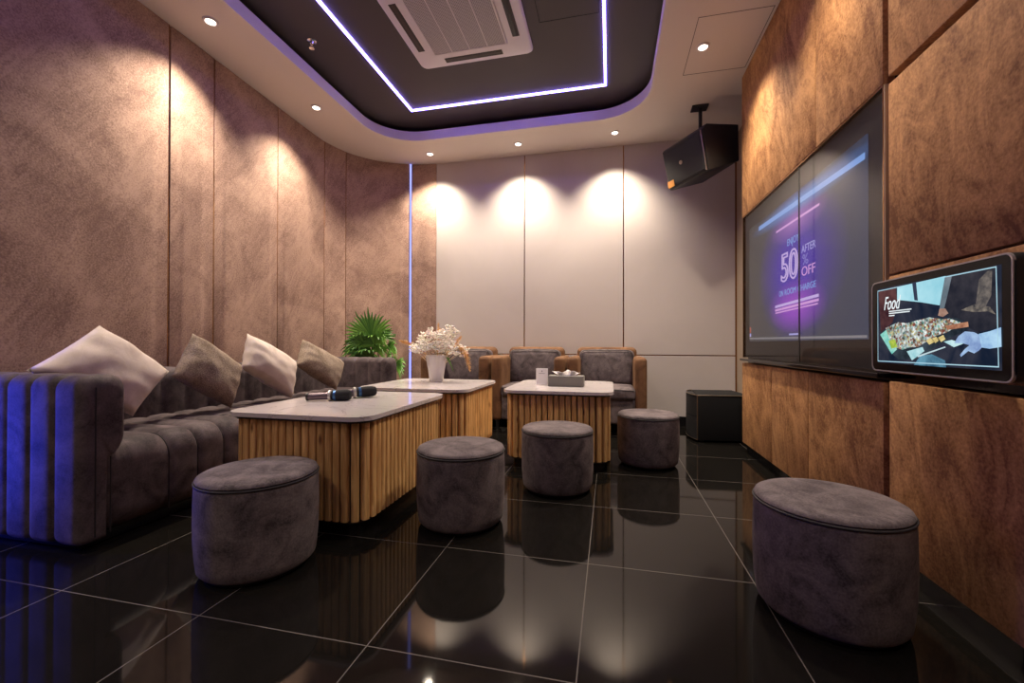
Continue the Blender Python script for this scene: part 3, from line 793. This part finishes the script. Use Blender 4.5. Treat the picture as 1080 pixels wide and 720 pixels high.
box(bm, 1.058, 1.081, 1.966, 3.793, 1.896, 1.902)
structure('trim_3', bm, M['brass'])

# ------------------------------------------------------------------ wall tablet
tab = empty('touchscreen', (.97, 1.56, .935), 0, 'slim black touchscreen on the suede wall showing a food picture', 'touchscreen')
TL = Vector((.97, 1.56, .935))
def tpart(name, bm, m, parent=tab, smooth=True):
    bmesh.ops.translate(bm, verts=bm.verts[:], vec=-TL); return obj(name, bm, m, parent, smooth, 30)
def slabX(bm, y0, y1, z0, z1, r, x0, x1, bev=0):
    poly = rrect(y0, y1, z0, z1, r, 8)
    tmp = bmesh.new(); prism(tmp, poly, x0, x1, bev, 2)
    for v in tmp.verts: v.co = Vector((v.co.z, v.co.x, v.co.y))
    me = bpy.data.meshes.new('tmp'); tmp.to_mesh(me); tmp.free(); bm.from_mesh(me); bpy.data.meshes.remove(me)
bm = bmesh.new(); slabX(bm, 1.276, 1.846, .775, 1.098, .022, .957, .990, .004); tpart('housing', bm, M['black'])
bm = bmesh.new()
n0 = rrect(1.276, 1.846, .775, 1.098, .022, 8); n1 = rrect(1.280, 1.842, .779, 1.094, .019, 8)
loft(bm, [[(.9545, *p) for p in n0], [(.9545, *p) for p in n1], [(.962, *p) for p in n1], [(.962, *p) for p in n0], [(.9545, *p) for p in n0]], caps=False)
bmesh.ops.remove_doubles(bm, verts=bm.verts[:], dist=1e-6); tpart('rim', bm, M['rim_grey'])
bm = bmesh.new(); slabX(bm, 1.2805, 1.8415, .7795, 1.0935, .018, .9560, .9572); tpart('glass_front', bm, M['screen_black'])
bm = bmesh.new(); box(bm, .989, 1.054, 1.50, 1.62, .87, 1.0, .004, 1); tpart('wall_bracket', bm, M['black'])
def em(n, c): return emit(n, c, 1.0)
def tab_img():
    a = NT('tablet_image_ground')
    tc = a.n('ShaderNodeTexCoord'); nz = a.n('ShaderNodeTexNoise', Scale=9.0, Detail=4.0, Distortion=1.0); a.l(tc.outputs['Object'], nz.inputs['Vector'])
    rp = a.n('ShaderNodeValToRGB'); e = rp.color_ramp.elements
    e[0].position = .35; e[0].color = (.008, .014, .032, 1); e[1].position = .72; e[1].color = (.050, .050, .070, 1)
    a.l(nz.outputs['Fac'], rp.inputs[0]); em_ = a.n('ShaderNodeEmission'); a.l(rp.outputs[0], em_.inputs['Color']); a.l(em_.outputs[0], a.o.inputs['Surface']); return a.m
bm = bmesh.new(); box(bm, .9555, .9562, 1.308, 1.808, .805, 1.072); dscr = tpart('screen', bm, tab_img(), tab, False)
def tpoly(pts, m, lay, name='screen_picture'):
    bm = bmesh.new(); x = .9555 - .00012 * lay
    fr = [Vector((x, *p)) for p in pts]; loft(bm, [fr, [p + Vector((.0001, 0, 0)) for p in fr]])
    bmesh.ops.translate(bm, verts=bm.verts[:], vec=-TL); return obj(name, bm, m, dscr, False)
def emn(name, a_, b_, sc):
    a = NT('pic_' + name); tc = a.n('ShaderNodeTexCoord'); n = a.n('ShaderNodeTexNoise', Scale=float(sc), Detail=4.0, Roughness=.6); a.l(tc.outputs['Object'], n.inputs['Vector'])
    mr = a.n('ShaderNodeMapRange'); mr.inputs['From Min'].default_value = .32; mr.inputs['From Max'].default_value = .68; a.l(n.outputs['Fac'], mr.inputs['Value'])
    mx = a.n('ShaderNodeMix', _data_type='RGBA'); mx.inputs['A'].default_value = (*a_, 1); mx.inputs['B'].default_value = (*b_, 1); a.l(mr.outputs[0], mx.inputs['Factor'])
    e = a.n('ShaderNodeEmission'); a.l(mx.outputs['Result'], e.inputs['Color']); a.l(e.outputs[0], a.o.inputs['Surface']); return a.m
def food_mat():
    a = NT('pic_food'); tc = a.n('ShaderNodeTexCoord')
    v = a.n('ShaderNodeTexVoronoi', Scale=150.0); a.l(tc.outputs['Object'], v.inputs['Vector'])
    sp = a.n('ShaderNodeSeparateColor'); a.l(v.outputs['Color'], sp.inputs[0])
    rp = a.n('ShaderNodeValToRGB'); rp.color_ramp.interpolation = 'CONSTANT'; e = rp.color_ramp.elements
    cols = [(0, (.42, .60, .60)), (.16, (.75, .80, .76)), (.34, (.30, .14, .10)), (.44, (.66, .60, .32)), (.55, (.80, .86, .84)), (.68, (.20, .42, .36)), (.78, (.45, .26, .18)), (.88, (.62, .70, .66)), (.96, (.36, .07, .05))]
    e[0].position = 0; e[0].color = (*cols[0][1], 1); e[1].position = cols[1][0]; e[1].color = (*cols[1][1], 1)
    for p, c in cols[2:]: q = e.new(p); q.color = (*c, 1)
    a.l(sp.outputs[0], rp.inputs[0]); n = a.n('ShaderNodeTexNoise', Scale=60.0, Detail=3.0); a.l(tc.outputs['Object'], n.inputs['Vector'])
    mr = a.n('ShaderNodeMapRange'); mr.inputs['From Min'].default_value = .3; mr.inputs['From Max'].default_value = .7; mr.inputs['To Min'].default_value = .12; mr.inputs['To Max'].default_value = 1.2; a.l(n.outputs['Fac'], mr.inputs['Value'])
    em_ = a.n('ShaderNodeEmission'); a.l(rp.outputs[0], em_.inputs['Color']); a.l(mr.outputs[0], em_.inputs['Strength']); a.l(em_.outputs[0], a.o.inputs['Surface']); return a.m
PIC = [
  ('window', (0.26, 0.6, 0.72), (0.5, 0.82, 0.9), 6, 1, [(1.703, 1.067), (1.59, 1.069), (1.488, 1.071), (1.5, 1.032), (1.512, 0.987), (1.591, 1.004), (1.703, 1.023)]),
  ('window_bar', (0.02, 0.03, 0.06), (0.05, 0.06, 0.1), 9, 2, [(1.629, 1.07), (1.611, 1.069), (1.603, 1.01), (1.619, 1.013)]),
  ('dark_curtain', (0.035, 0.012, 0.018), (0.13, 0.055, 0.055), 14, 1, [(1.805, 1.064), (1.709, 1.068), (1.703, 1.007), (1.727, 0.947), (1.793, 0.914)]),
  ('apron', (0.01, 0.012, 0.022), (0.055, 0.05, 0.062), 12, 2, [(1.486, 1.071), (1.321, 1.072), (1.312, 0.915), (1.375, 0.903), (1.419, 0.92), (1.499, 0.962), (1.512, 0.983)]),
  ('apron_highlight', (0.1, 0.14, 0.17), (0.22, 0.26, 0.3), 14, 3, [(1.491, 1.068), (1.465, 1.068), (1.482, 1.013), (1.499, 0.962), (1.516, 0.957), (1.506, 1.009)]),  # grey highlight along the torso edge, painted as a shape
  ('apron_fold', (0.03, 0.03, 0.04), (0.2, 0.17, 0.15), 40, 3, [(1.374, 1.043), (1.347, 1.062), (1.334, 1.06), (1.337, 0.997), (1.354, 0.97), (1.385, 0.972)]),
  ('apron_fold', (0.03, 0.03, 0.04), (0.26, 0.22, 0.18), 60, 3, [(1.434, 0.967), (1.389, 0.979), (1.341, 0.968), (1.324, 0.947), (1.347, 0.957), (1.389, 0.958)]),
  ('fingers', (0.3, 0.16, 0.12), (0.5, 0.32, 0.25), 30, 5, [(1.512, 0.977), (1.49, 0.976), (1.478, 0.961), (1.499, 0.952), (1.518, 0.957)]),
  ('tray', (0.01, 0.014, 0.022), (0.05, 0.07, 0.09), 16, 4, [(1.796, 0.902), (1.745, 0.929), (1.562, 0.95), (1.449, 0.946), (1.407, 0.928), (1.411, 0.913), (1.482, 0.886), (1.607, 0.823), (1.698, 0.82), (1.758, 0.854)]),
  ('leaf', (0.12, 0.5, 0.45), (0.45, 0.8, 0.7), 40, 5, [(1.796, 0.906), (1.757, 0.924), (1.704, 0.854), (1.731, 0.837)]),
  ('FOOD', 0, 0, 0, 7, [(1.764, 0.929), (1.698, 0.946), (1.653, 0.941), (1.611, 0.947), (1.553, 0.954), (1.499, 0.945), (1.474, 0.946), (1.434, 0.933), (1.417, 0.92), (1.466, 0.914), (1.482, 0.906), (1.526, 0.897), (1.544, 0.887), (1.572, 0.877), (1.602, 0.863), (1.643, 0.861), (1.676, 0.853), (1.721, 0.862), (1.745, 0.893)]),
  ('bread', (0.22, 0.07, 0.04), (0.6, 0.3, 0.18), 45, 8, [(1.49, 0.926), (1.409, 0.933), (1.407, 0.919), (1.482, 0.913)]),
  ('pineapple', (0.5, 0.36, 0.1), (0.85, 0.72, 0.35), 50, 8, [(1.567, 0.882), (1.548, 0.892), (1.533, 0.878), (1.553, 0.87)]),
  ('pineapple', (0.5, 0.36, 0.1), (0.85, 0.72, 0.35), 50, 8, [(1.518, 0.891), (1.497, 0.899), (1.489, 0.886), (1.506, 0.878)]),
  ('pineapple', (0.5, 0.36, 0.1), (0.85, 0.72, 0.35), 50, 8, [(1.542, 0.889), (1.524, 0.894), (1.515, 0.882), (1.529, 0.875)]),
  ('herb', (0.2, 0.4, 0.04), (0.55, 0.62, 0.1), 60, 8, [(1.748, 0.884), (1.715, 0.889), (1.7, 0.862), (1.733, 0.856)]),
  ('clamp', (0.3, 0.6, 0.66), (0.62, 0.85, 0.88), 30, 9, [(1.654, 0.848), (1.582, 0.863), (1.574, 0.85), (1.63, 0.819)]),
  ('clamp', (0.3, 0.6, 0.66), (0.62, 0.85, 0.88), 30, 9, [(1.495, 0.879), (1.466, 0.884), (1.425, 0.873), (1.458, 0.863)]),
  ('knife', (0.4, 0.55, 0.6), (0.6, 0.75, 0.8), 20, 9, [(1.607, 0.834), (1.491, 0.865), (1.488, 0.862), (1.602, 0.83)]),
  ('hand', (0.1, 0.16, 0.42), (0.42, 0.6, 0.85), 22, 10, [(1.442, 0.894), (1.419, 0.907), (1.389, 0.904), (1.368, 0.894), (1.363, 0.864), (1.375, 0.854), (1.389, 0.847), (1.408, 0.853), (1.433, 0.836), (1.436, 0.842), (1.42, 0.858), (1.404, 0.869), (1.426, 0.874), (1.456, 0.875)]),
  ('sleeve', (0.16, 0.3, 0.62), (0.52, 0.78, 0.95), 16, 11, [(1.374, 0.899), (1.341, 0.905), (1.308, 0.914), (1.307, 0.865), (1.341, 0.86), (1.365, 0.863)]),
  ('lower_glint', (0.03, 0.09, 0.16), (0.14, 0.34, 0.46), 18, 6, [(1.622, 0.805), (1.592, 0.835), (1.544, 0.841), (1.491, 0.824), (1.487, 0.804)]),  # glint at the bottom of the picture, painted as a shape
]
for n_, a_, b_, sc_, lay_, pts_ in PIC:
    tpoly(pts_, food_mat() if n_ == 'FOOD' else emn(n_, a_, b_, sc_), lay_)
E_frame = em('pic_frame', (.42, .66, .78))
for pts in ([(1.806, 1.066), (1.806, 1.063), (1.680, 1.064), (1.680, 1.067)], [(1.50, 1.069), (1.50, 1.066), (1.318, 1.066), (1.318, 1.069)], [(1.806, .809), (1.806, .812), (1.312, .816), (1.312, .813)],
            [(1.806, .810), (1.8035, .810), (1.8035, 1.066), (1.806, 1.066)], [(1.318, 1.068), (1.3205, 1.068), (1.3145, .814), (1.312, .814)]):
    tpoly(pts, E_frame, 24, 'screen_border')
E_txt = em('pic_text', (.85, .92, .95))
text_obj('screen_text', 'Food', .06, E_txt, dscr, (.9525, 1.768, .992), YD, ZDIR, width=.088, height=.046, shear=.35)
for y0, y1, z in ((1.742, 1.628, .984), (1.742, 1.636, .977), (1.742, 1.712, .969)):
    tpoly([(y0, z), (y1, z), (y1, z + .0035), (y0, z + .0035)], E_txt, 24, 'text_line')

# ------------------------------------------------------------------ speakers
def poly_solid(bm, ring0, ring1, bev=0):
    a = [bm.verts.new(p) for p in ring0]; b = [bm.verts.new(p) for p in ring1]; n = len(a)
    bm.faces.new(a[::-1]); bm.faces.new(b)
    for i in range(n): bm.faces.new((a[i], a[(i + 1) % n], b[(i + 1) % n], b[i]))
    if bev: bmesh.ops.bevel(bm, geom=bm.edges[:], offset=bev, segments=2, profile=.5, affect='EDGES')
hs = empty('speaker', (.82, 4.2, 2.58), 0, 'black loudspeaker hanging from the ceiling on a short pole beside the suede wall', 'speaker')
HS = Vector((.82, 4.2, 2.58))
def hpart(name, bm, m, smooth=True):
    bmesh.ops.translate(bm, verts=bm.verts[:], vec=-HS); return obj(name, bm, m, hs, smooth, 30)
# cabinet corners: near end (y 3.93) and far end (y 4.40); front faces -X and tips down
near = [(.775, 3.93, 2.735), (.815, 3.94, 2.785), (1.085, 4.0, 2.775), (1.090, 4.0, 2.46), (.832, 3.94, 2.375)]
far = [(.505, 4.38, 2.760), (.535, 4.40, 2.79), (.90, 4.50, 2.775), (.90, 4.50, 2.47), (.575, 4.38, 2.370)]
bm = bmesh.new(); poly_solid(bm, near, far, .008); hpart('cabinet', bm, M['black'])
def lerp3(a, b, t): return Vector(a).lerp(Vector(b), t)
nT, nB, fT, fB = Vector(near[0]), Vector(near[4]), Vector(far[0]), Vector(far[4])
fn = (fT - nT).cross(nB - nT).normalized()
if fn.x > 0: fn = -fn
def on_front(u, v, h): return nT.lerp(fT, u).lerp(nB.lerp(fB, u), v) + fn * h     # u near->far, v top->bottom
bm = bmesh.new(); rings = []
for h, e in ((0, .02), (.012, .02), (.022, .05)):
    pts = []
    for (u0, v0), (u1, v1) in (((e, e * 1.5), (1 - e, e * 1.5)), ((1 - e, e * 1.5), (1 - e, 1 - e * 1.5)), ((1 - e, 1 - e * 1.5), (e, 1 - e * 1.5)), ((e, 1 - e * 1.5), (e, e * 1.5))):
        for k in range(6): pts.append(on_front(u0 + (u1 - u0) * k / 6, v0 + (v1 - v0) * k / 6, h))
    rings.append(pts)
loft(bm, rings); hpart('front_grille', bm, M['mesh_black'])
bm = bmesh.new(); tube(bm, [on_front(.012, v, .012) for v in (.02, .25, .5, .75, .98)], .006, 8); hpart('edge_strip', bm, M['edge_metal'])
bm = bmesh.new(); q = [on_front(.80, .80, .0215), on_front(.97, .80, .0215), on_front(.97, .955, .0215), on_front(.80, .955, .0215)]
loft(bm, [q, [p + fn * .004 for p in q]]); hpart('badge', bm, M['orange'], False)
bm = bmesh.new(); c = on_front(.55, .5, .021)
loft(bm, [[c + (fT - nT).normalized() * (r * math.cos(2 * PI * k / 24)) + (nB - nT).normalized() * (r * math.sin(2 * PI * k / 24)) + fn * h for k in range(24)] for r, h in ((.020, 0), (.018, .005), (.006, .006))]); hpart('indicator', bm, M['edge_metal'])
bm = bmesh.new(); box(bm, .735, .875, 4.13, 4.24, CEIL - .016, CEIL - .001, .003, 1); hpart('ceiling_plate', bm, M['black'])
bm = bmesh.new(); tube(bm, [(.812, 4.185, CEIL - .01), (.812, 4.185, 2.74)], .016, 14); hpart('pole', bm, M['black'])

fs = empty('speaker', (.93, 4.28, 0), 0, 'black floor speaker with bronze edges beside the suede wall', 'speaker')
FS = Vector((.93, 4.28, 0))
def fpart(name, bm, m, smooth=True):
    bmesh.ops.translate(bm, verts=bm.verts[:], vec=-FS); return obj(name, bm, m, fs, smooth, 30)
foot = [(.758, 4.03), (1.22, 4.09), (1.17, 4.56), (.80, 4.52)]
bm = bmesh.new(); prism(bm, foot, .018, .418, .006); fpart('cabinet', bm, M['black_matte'])
curve = [(.756, 4.035), (.728, 4.10), (.712, 4.20), (.708, 4.30), (.722, 4.40), (.752, 4.475), (.795, 4.52)]
bm = bmesh.new(); prism(bm, curve, .022, .222); fpart('front_grille', bm, M['mesh_black'])
bm = bmesh.new(); prism(bm, curve, .226, .412); fpart('front_grille', bm, M['mesh_black'])
bm = bmesh.new(); tube(bm, [(x, y, .416) for x, y in curve], .005, 6); tube(bm, [(x, y, .416) for x, y in ((.756, 4.032), (1.22, 4.088))], .0045, 6); tube(bm, [(.756, 4.032, .02), (.756, 4.032, .416)], .0045, 6); tube(bm, [(x, y, .024) for x, y in curve], .003, 6); fpart('edge_trim', bm, M['edge_metal'])
for x, y in ((.80, 4.08), (1.15, 4.13), (1.12, 4.5), (.83, 4.47)):
    bm = bmesh.new(); lathe(bm, [(.018, 0), (.02, .02)], 16, x, y); fpart('foot', bm, M['black'])

# ------------------------------------------------------------------ ceiling cassette and sprinkler
AC = Vector((-1.067, 2.845, ZD))
ac = empty('air_conditioner', AC, 0, 'white square cassette air conditioner in the dark ceiling', 'air conditioner')
def slab_ring(bm, half0, half1, r0, r1, z0, z1):
    pass
bm = bmesh.new(); S = .475
rings = [[(x, y, z) for x, y in rrect(-h, h, -h, h, r, 6)] for h, r, z in ((S, .05, 0), (S, .05, -.012), (S - .012, .045, -.024), (S - .075, .03, -.036), (.305, .01, -.036), (.300, .01, -.030))]
loft(bm, rings); obj('fascia', bm, M['white_plastic'], ac, True, 30)
bm = bmesh.new(); box(bm, -.290, .290, -.290, .290, -.042, -.029, .003, 1); obj('filter_grille', bm, M['ac_grille'], ac, False)
bm = bmesh.new()
for a in ((-.300, .300, .288, .300), (-.300, .300, -.300, -.288), (-.300, -.288, -.300, .300), (.288, .300, -.300, .300)): box(bm, *a, -.045, -.03, .002, 1)
obj('grille_frame', bm, M['white_plastic'], ac)
for x in (-.145, 0, .145):
    bm = bmesh.new(); box(bm, x - .0035, x + .0035, -.290, .290, -.045, -.041, .001, 1); obj('grille_rib', bm, M['white_plastic'], ac)
for k in range(4):
    R_ = Matrix.Rotation(k * PI / 2, 4, 'Z')
    bm = bmesh.new(); box(bm, -.240, .240, .354, .408, -.0385, -.030, .002, 1, R_); s = obj('air_outlet', bm, M['grille_slot'], ac, False)
    bm = bmesh.new(); box(bm, -.236, .236, .368, .388, -.0405, -.0385, .0008, 1, R_); obj('louvre', bm, M['plinth'] if k != 3 else M['black_gloss'], s, False)
sp = empty('sprinkler', (-2.25, 2.83, ZD), 0, 'small chrome fire sprinkler on the dark ceiling', 'sprinkler')
bm = bmesh.new(); lathe(bm, [(.034, 0), (.034, -.004), (.016, -.010), (.012, -.022)], 24); obj('escutcheon', bm, M['chrome'], sp)
bm = bmesh.new()
tube(bm, [(0, 0, -.02), (0, 0, -.032)], .009, 10)
for s in (-1, 1): tube(bm, [(0, 0, -.03), (s * .013, 0, -.036), (s * .014, 0, -.046), (0, 0, -.056)], .003, 6)
obj('frame_arms', bm, M['chrome'], sp)
bm = bmesh.new(); lathe(bm, [(.004, -.055), (.018, -.058), (.019, -.060), (.001, -.061)], 20); obj('deflector', bm, M['chrome'], sp)

# ------------------------------------------------------------------ things on the tables
def mic(a, b, label):
    a, b = Vector(a), Vector(b); d = b - a; L = d.length
    t = empty('microphone', a, 0, label, 'microphone', 'microphones lying on the marble table')
    q = Vector((0, 0, 1)).rotation_difference(d.normalized()); Mx = q.to_matrix().to_4x4()
    def part(name, prof, m, par=t):
        bm = bmesh.new(); lathe(bm, prof, 28); bmesh.ops.transform(bm, matrix=Mx, verts=bm.verts[:]); return obj(name, bm, m, par)
    part('handle', [(.016, 0), (.0195, .004), (.0205, .02), (.0220, .5 * L), (.025, .60 * L)], M['mic_body'])
    part('end_cap', [(.0190, -.002), (.0218, .0), (.0218, .010), (.0205, .012)], M['black'])
    part('ring', [(.026, .49 * L), (.032, .50 * L), (.032, .545 * L), (.026, .555 * L)], M['mic_ring'])
    part('band', [(.0275, .60 * L), (.0300, .61 * L), (.0300, .66 * L), (.0275, .67 * L)], M['mic_blue'])
    part('head', [(.024, .555 * L), (.0285, .60 * L), (.0310, .70 * L), (.0320, .82 * L), (.031, .91 * L), (.026, .975 * L), (.014, 1.0 * L), (.001, 1.005 * L)], M['mic_foam'])
mic((-1.660, 2.060, TT + .024), (-1.430, 2.140, TT + .033), 'black microphone with a pale ring on the marble table, nearer the camera')
mic((-1.585, 2.150, TT + .0275), (-1.385, 2.330, TT + .0365), 'black microphone on the marble table lying behind the ringed one')

bx = empty('tissue_box', (-.325, 3.27, TT), -.02, 'low grey tissue box on the marble table', 'tissue box')
bm = bmesh.new(); soft_box(bm, -.135, .135, -.06, .06, 0, .082, .006); drop_loose(bm); obj('box', bm, M['tissue_box'], bx)
bm = bmesh.new(); prism(bm, rrect(-.085, .085, -.016, .016, .014, 5), .0815, .0832); obj('opening', bm, M['plinth'], bx)
bm = bmesh.new(); N = 26; top = []
rows = []
for j in range(9):
    v = j / 8; row = []
    for i in range(N + 1):
        u = i / N - .5
        sp_ = .135 + .075 * v
        x = u * sp_ + .006 * math.sin(9 * u + 2 * v)
        y = .014 * math.sin(u * 17 + 1.3) * (.4 + v) + .018 * v * math.cos(u * 7)
        z = .080 + v * (.034 + .007 * math.sin(u * 9 + .7) + .004 * math.cos(u * 21))
        row.append(bm.verts.new((x, y, z)))
    rows.append(row)
for a, b in zip(rows, rows[1:]):
    for i in range(N): bm.faces.new((a[i], a[i + 1], b[i + 1], b[i]))
o = obj('tissue', bm, M['paper'], bx); sol = o.modifiers.new('thick', 'SOLIDIFY'); sol.thickness = .0012

cs = empty('card_stand', (-.525, 3.33, TT), .06, 'small white standing card on the marble table beside the tissue box', 'card stand')
bm = bmesh.new(); box(bm, -.047, .047, -.006, -.001, .004, .130, .002, 1); obj('card', bm, M['card'], cs, False)
bm = bmesh.new(); box(bm, -.048, .048, -.03, .045, 0, .005, .001, 1); obj('stand_base', bm, M['white_plastic'], cs)
bm = bmesh.new()
lathe(bm, [(.001, 0), (.005, .0002), (.005, .0008), (.001, .001)], 12)
bmesh.ops.rotate(bm, verts=bm.verts[:], cent=(0, 0, 0), matrix=Matrix.Rotation(PI / 2, 3, 'X')); bmesh.ops.translate(bm, verts=bm.verts[:], vec=(0, -.0055, .108))
box(bm, -.024, .024, -.0068, -.0058, .088, .091)
obj('printed_mark', bm, M['ink'], cs, False)

va = empty('vase', (-1.452, 3.40, TT), 0, 'white ribbed vase on the marble table by the blue light line', 'vase')
bm = bmesh.new(); n = 72; rings = []
for z, r in ((0, .048), (.004, .052), (.02, .054), (.08, .062), (.15, .074), (.205, .084), (.212, .084), (.208, .079), (.15, .069), (.03, .048)):
    rings.append([(r * (1 + .025 * (abs(math.sin(k / n * PI * 18)) - .5)) * math.cos(2 * PI * k / n), r * (1 + .025 * (abs(math.sin(k / n * PI * 18)) - .5)) * math.sin(2 * PI * k / n), z) for k in range(n)])
loft(bm, rings); obj('vessel', bm, M['vase'], va, True, 50)
va.scale = (1.1, 1.1, 1.06)
fl = empty('dried_flower_bouquet', (-1.452, 3.40, TT + .015), 0, 'bouquet of dried cream blossoms and golden plumes standing in the white vase', 'flowers')
fl.scale = (1.2, 1.1, 1.12)
rnd = random.Random(11)
def blossom(c, R, name='blossom', m=None):
    bm = bmesh.new()
    for k in range(22):
        d = Vector((rnd.gauss(0, 1), rnd.gauss(0, 1), rnd.gauss(0, 1))).normalized() * R * (.35 + .65 * rnd.random())
        s = R * (.20 + .16 * rnd.random())
        mt = Matrix.Translation(Vector(c) + d) @ Matrix.Rotation(rnd.random() * 6, 4, d) @ Matrix.Diagonal((s, s * .85, s * .35, 1))
        bmesh.ops.create_icosphere(bm, subdivisions=1, radius=1, matrix=mt)
    return obj(name, bm, m or M['blossom'], fl, True, 80)
heads = []
for k in range(48):
    a = rnd.random() * 2 * PI; rr = math.sqrt(rnd.random()) * .175; z = .20 + .17 * (1 - (rr / .17) ** 2) * rnd.random() + .03
    heads.append((rr * math.cos(a) * 1.05, rr * math.sin(a) * .8, z))
heads += [(.19, 0, .21), (.215, .02, .23), (.13, .02, .36), (.11, -.02, .385), (-.10, .0, .35), (-.13, .03, .33), (.075, 0, .37), (-.17, 0, .24), (.0, -.05, .34), (.05, -.06, .28), (-.05, -.06, .25)]
for c in heads: blossom(c, .030 + .016 * rnd.random())
bm = bmesh.new()
for c in heads[::2]:
    c = Vector(c); tube(bm, [(c.x * .12, c.y * .12, .0), (c.x * .3, c.y * .3, .12), c], .0018, 5)
obj('stems', bm, M['white_stem'], fl)
def plume(pts, w, name='pampas_plume'):
    bm = bmesh.new(); P = [Vector(p) for p in pts]
    cm = []
    for i in range(len(P) - 1):
        for k in range(10): cm.append(P[i].lerp(P[i + 1], k / 10))
    cm.append(P[-1])
    # smooth
    for _ in range(6): cm = [cm[0]] + [(cm[i - 1] + cm[i] * 2 + cm[i + 1]) / 4 for i in range(1, len(cm) - 1)] + [cm[-1]]
    tube(bm, cm, .0025, 5)
    nn = len(cm); st = int(nn * .35)
    for i in range(st, nn):
        f = (i - st) / (nn - st); ww = w * math.sin(PI * min(1, .12 + f * .9)) ** .6
        d = (cm[min(i + 1, nn - 1)] - cm[max(i - 1, 0)]).normalized()
        for q in range(16):
            side = Vector((rnd.gauss(0, 1), rnd.gauss(0, 1), rnd.gauss(0, 1))); side -= d * side.dot(d); side.normalize()
            a = cm[i]; b = a + (d * .9 + side * .85).normalized() * ww * (1.1 + .6 * rnd.random()); pr = d.cross(side) * .0022
            m_ = a.lerp(b, .5) + pr
            vs = [bm.verts.new(x) for x in (a, m_, b, a.lerp(b, .5) - pr)]; bm.faces.new(vs)
    return obj(name, bm, M['pampas'], fl, False)
plume([(0.02, 0, .05), (.09, -.02, .22), (.17, -.03, .255), (.235, -.03, .19), (.262, -.03, .07)], .030)
plume([(-.02, 0, .05), (-.08, 0, .20), (-.19, 0, .27), (-.29, 0, .30)], .024)
plume([(0, 0, .05), (0.0, .03, .25), (-.005, .05, .43)], .028)
plume([(0.01, 0, .05), (.08, .04, .22), (.165, .06, .33)], .028)
bm = bmesh.new()
for k in range(5):
    a = Vector((.08 + .01 * k, -.03, .17 - .012 * k)); b = a + Vector((.04 - .004 * k, -.01, -.01 - .012 * k)); mm = a.lerp(b, .5)
    vs = [bm.verts.new(p) for p in (a, mm + Vector((0, 0, .009)), b, mm - Vector((0, 0, .009)))]; bm.faces.new(vs)
obj('sprig', bm, M['leaf'], fl, False)

# ------------------------------------------------------------------ palm
pl = empty('potted_palm', (-2.50, 4.15, 0), 0, 'green fan palm behind the far end of the sofa', 'plant')
bm = bmesh.new(); lathe(bm, [(.095, 0), (.10, .01), (.135, .30), (.14, .32), (.125, .32), (.115, .28), (.001, .28)], 40); obj('pot', bm, M['pot'], pl)
def fan(base, tip, R, spread, nleaf, droop, up):
    """one pleated palm fan: stalk from base to tip, narrow leaflets radiating round the tip direction"""
    base, tip = Vector(base), Vector(tip); d = (tip - base).normalized()
    ax = d.cross(Vector(up)).normalized(); nz = ax.cross(d).normalized()
    bs = bmesh.new(); mid = base.lerp(tip, .5) + Vector((0, 0, .03)); tube(bs, [base, mid, tip], [.007, .006, .004], 6)
    f = obj('frond', bs, M['stem'], pl)
    bm = bmesh.new()
    for k in range(nleaf):
        t = k / (nleaf - 1) * 2 - 1; a = t * spread
        dirn = d * math.cos(a) + ax * math.sin(a)
        L = R * (1 - .25 * abs(t) ** 1.5) * (.9 + .2 * rnd.random())
        wv = (-d * math.sin(a) + ax * math.cos(a))
        prev = None
        for i in range(7):
            s = i / 6
            p = tip + dirn * (L * s) + nz * (.10 * L * math.sin(s * PI * .6)) - Vector((0, 0, droop * L * s * s * (1 + .4 * rnd.random())))
            w = .017 * math.sin(PI * min(1, .10 + .86 * s)) + .0012
            e = [bm.verts.new(p + wv * w - nz * w * .5), bm.verts.new(p), bm.verts.new(p - wv * w - nz * w * .5)]
            if prev:
                bm.faces.new((prev[0], prev[1], e[1], e[0])); bm.faces.new((prev[1], prev[2], e[2], e[1]))
            prev = e
    obj('leaf', bm, M['leaf'], f, True, 80)
F = [((.0, .0, .28), (-.02, -.02, .93), .40, 1.25, 21, .22, (0, -1, .1)),
     ((.0, .0, .28), (-.07, -.08, .86), .32, 1.4, 18, .55, (0, -.7, .7)),
     ((.0, .0, .28), (.06, -.09, .84), .31, 1.4, 18, .5, (0, -.7, .7)),
     ((-.02, 0, .28), (-.10, -.04, .86), .27, 1.3, 16, .40, (.5, -.6, .6)),
     ((.02, 0, .28), (.10, -.04, .90), .27, 1.3, 16, .45, (-.4, -.7, .6)),
     ((.03, 0, .28), (.20, -.06, .72), .25, 1.35, 17, .6, (-.4, -.5, .7)),
     ((.03, 0, .28), (.14, .06, .66), .24, 1.2, 13, .7, (-.4, .3, .7)),
     ((-.03, .0, .28), (-.10, -.10, .76), .26, 1.35, 17, .6, (.4, -.5, .7)),
     ((.0, .02, .28), (.02, .07, .92), .28, 1.2, 13, .35, (0, .4, .7)),
     ((.0, -.02, .28), (.0, -.12, .72), .28, 1.4, 18, .6, (0, -.5, .8)),
     ((.0, -.02, .28), (.12, -.12, .78), .26, 1.4, 16, .6, (0, -.5, .8)),
     ((.02, -.02, .28), (.20, -.10, .60), .22, 1.3, 15, .6, (0, -.5, .8)),
     ((-.03, -.02, .28), (-.17, -.02, .80), .24, 1.1, 14, .55, (.3, -.6, .6)),
     ((.03, -.02, .28), (.20, -.02, .80), .25, 1.2, 15, .5, (-.3, -.6, .6)),
     ((.03, -.02, .28), (.27, -.02, .62), .24, 1.2, 15, .5, (-.3, -.6, .6))]
for a in F: fan(*a)
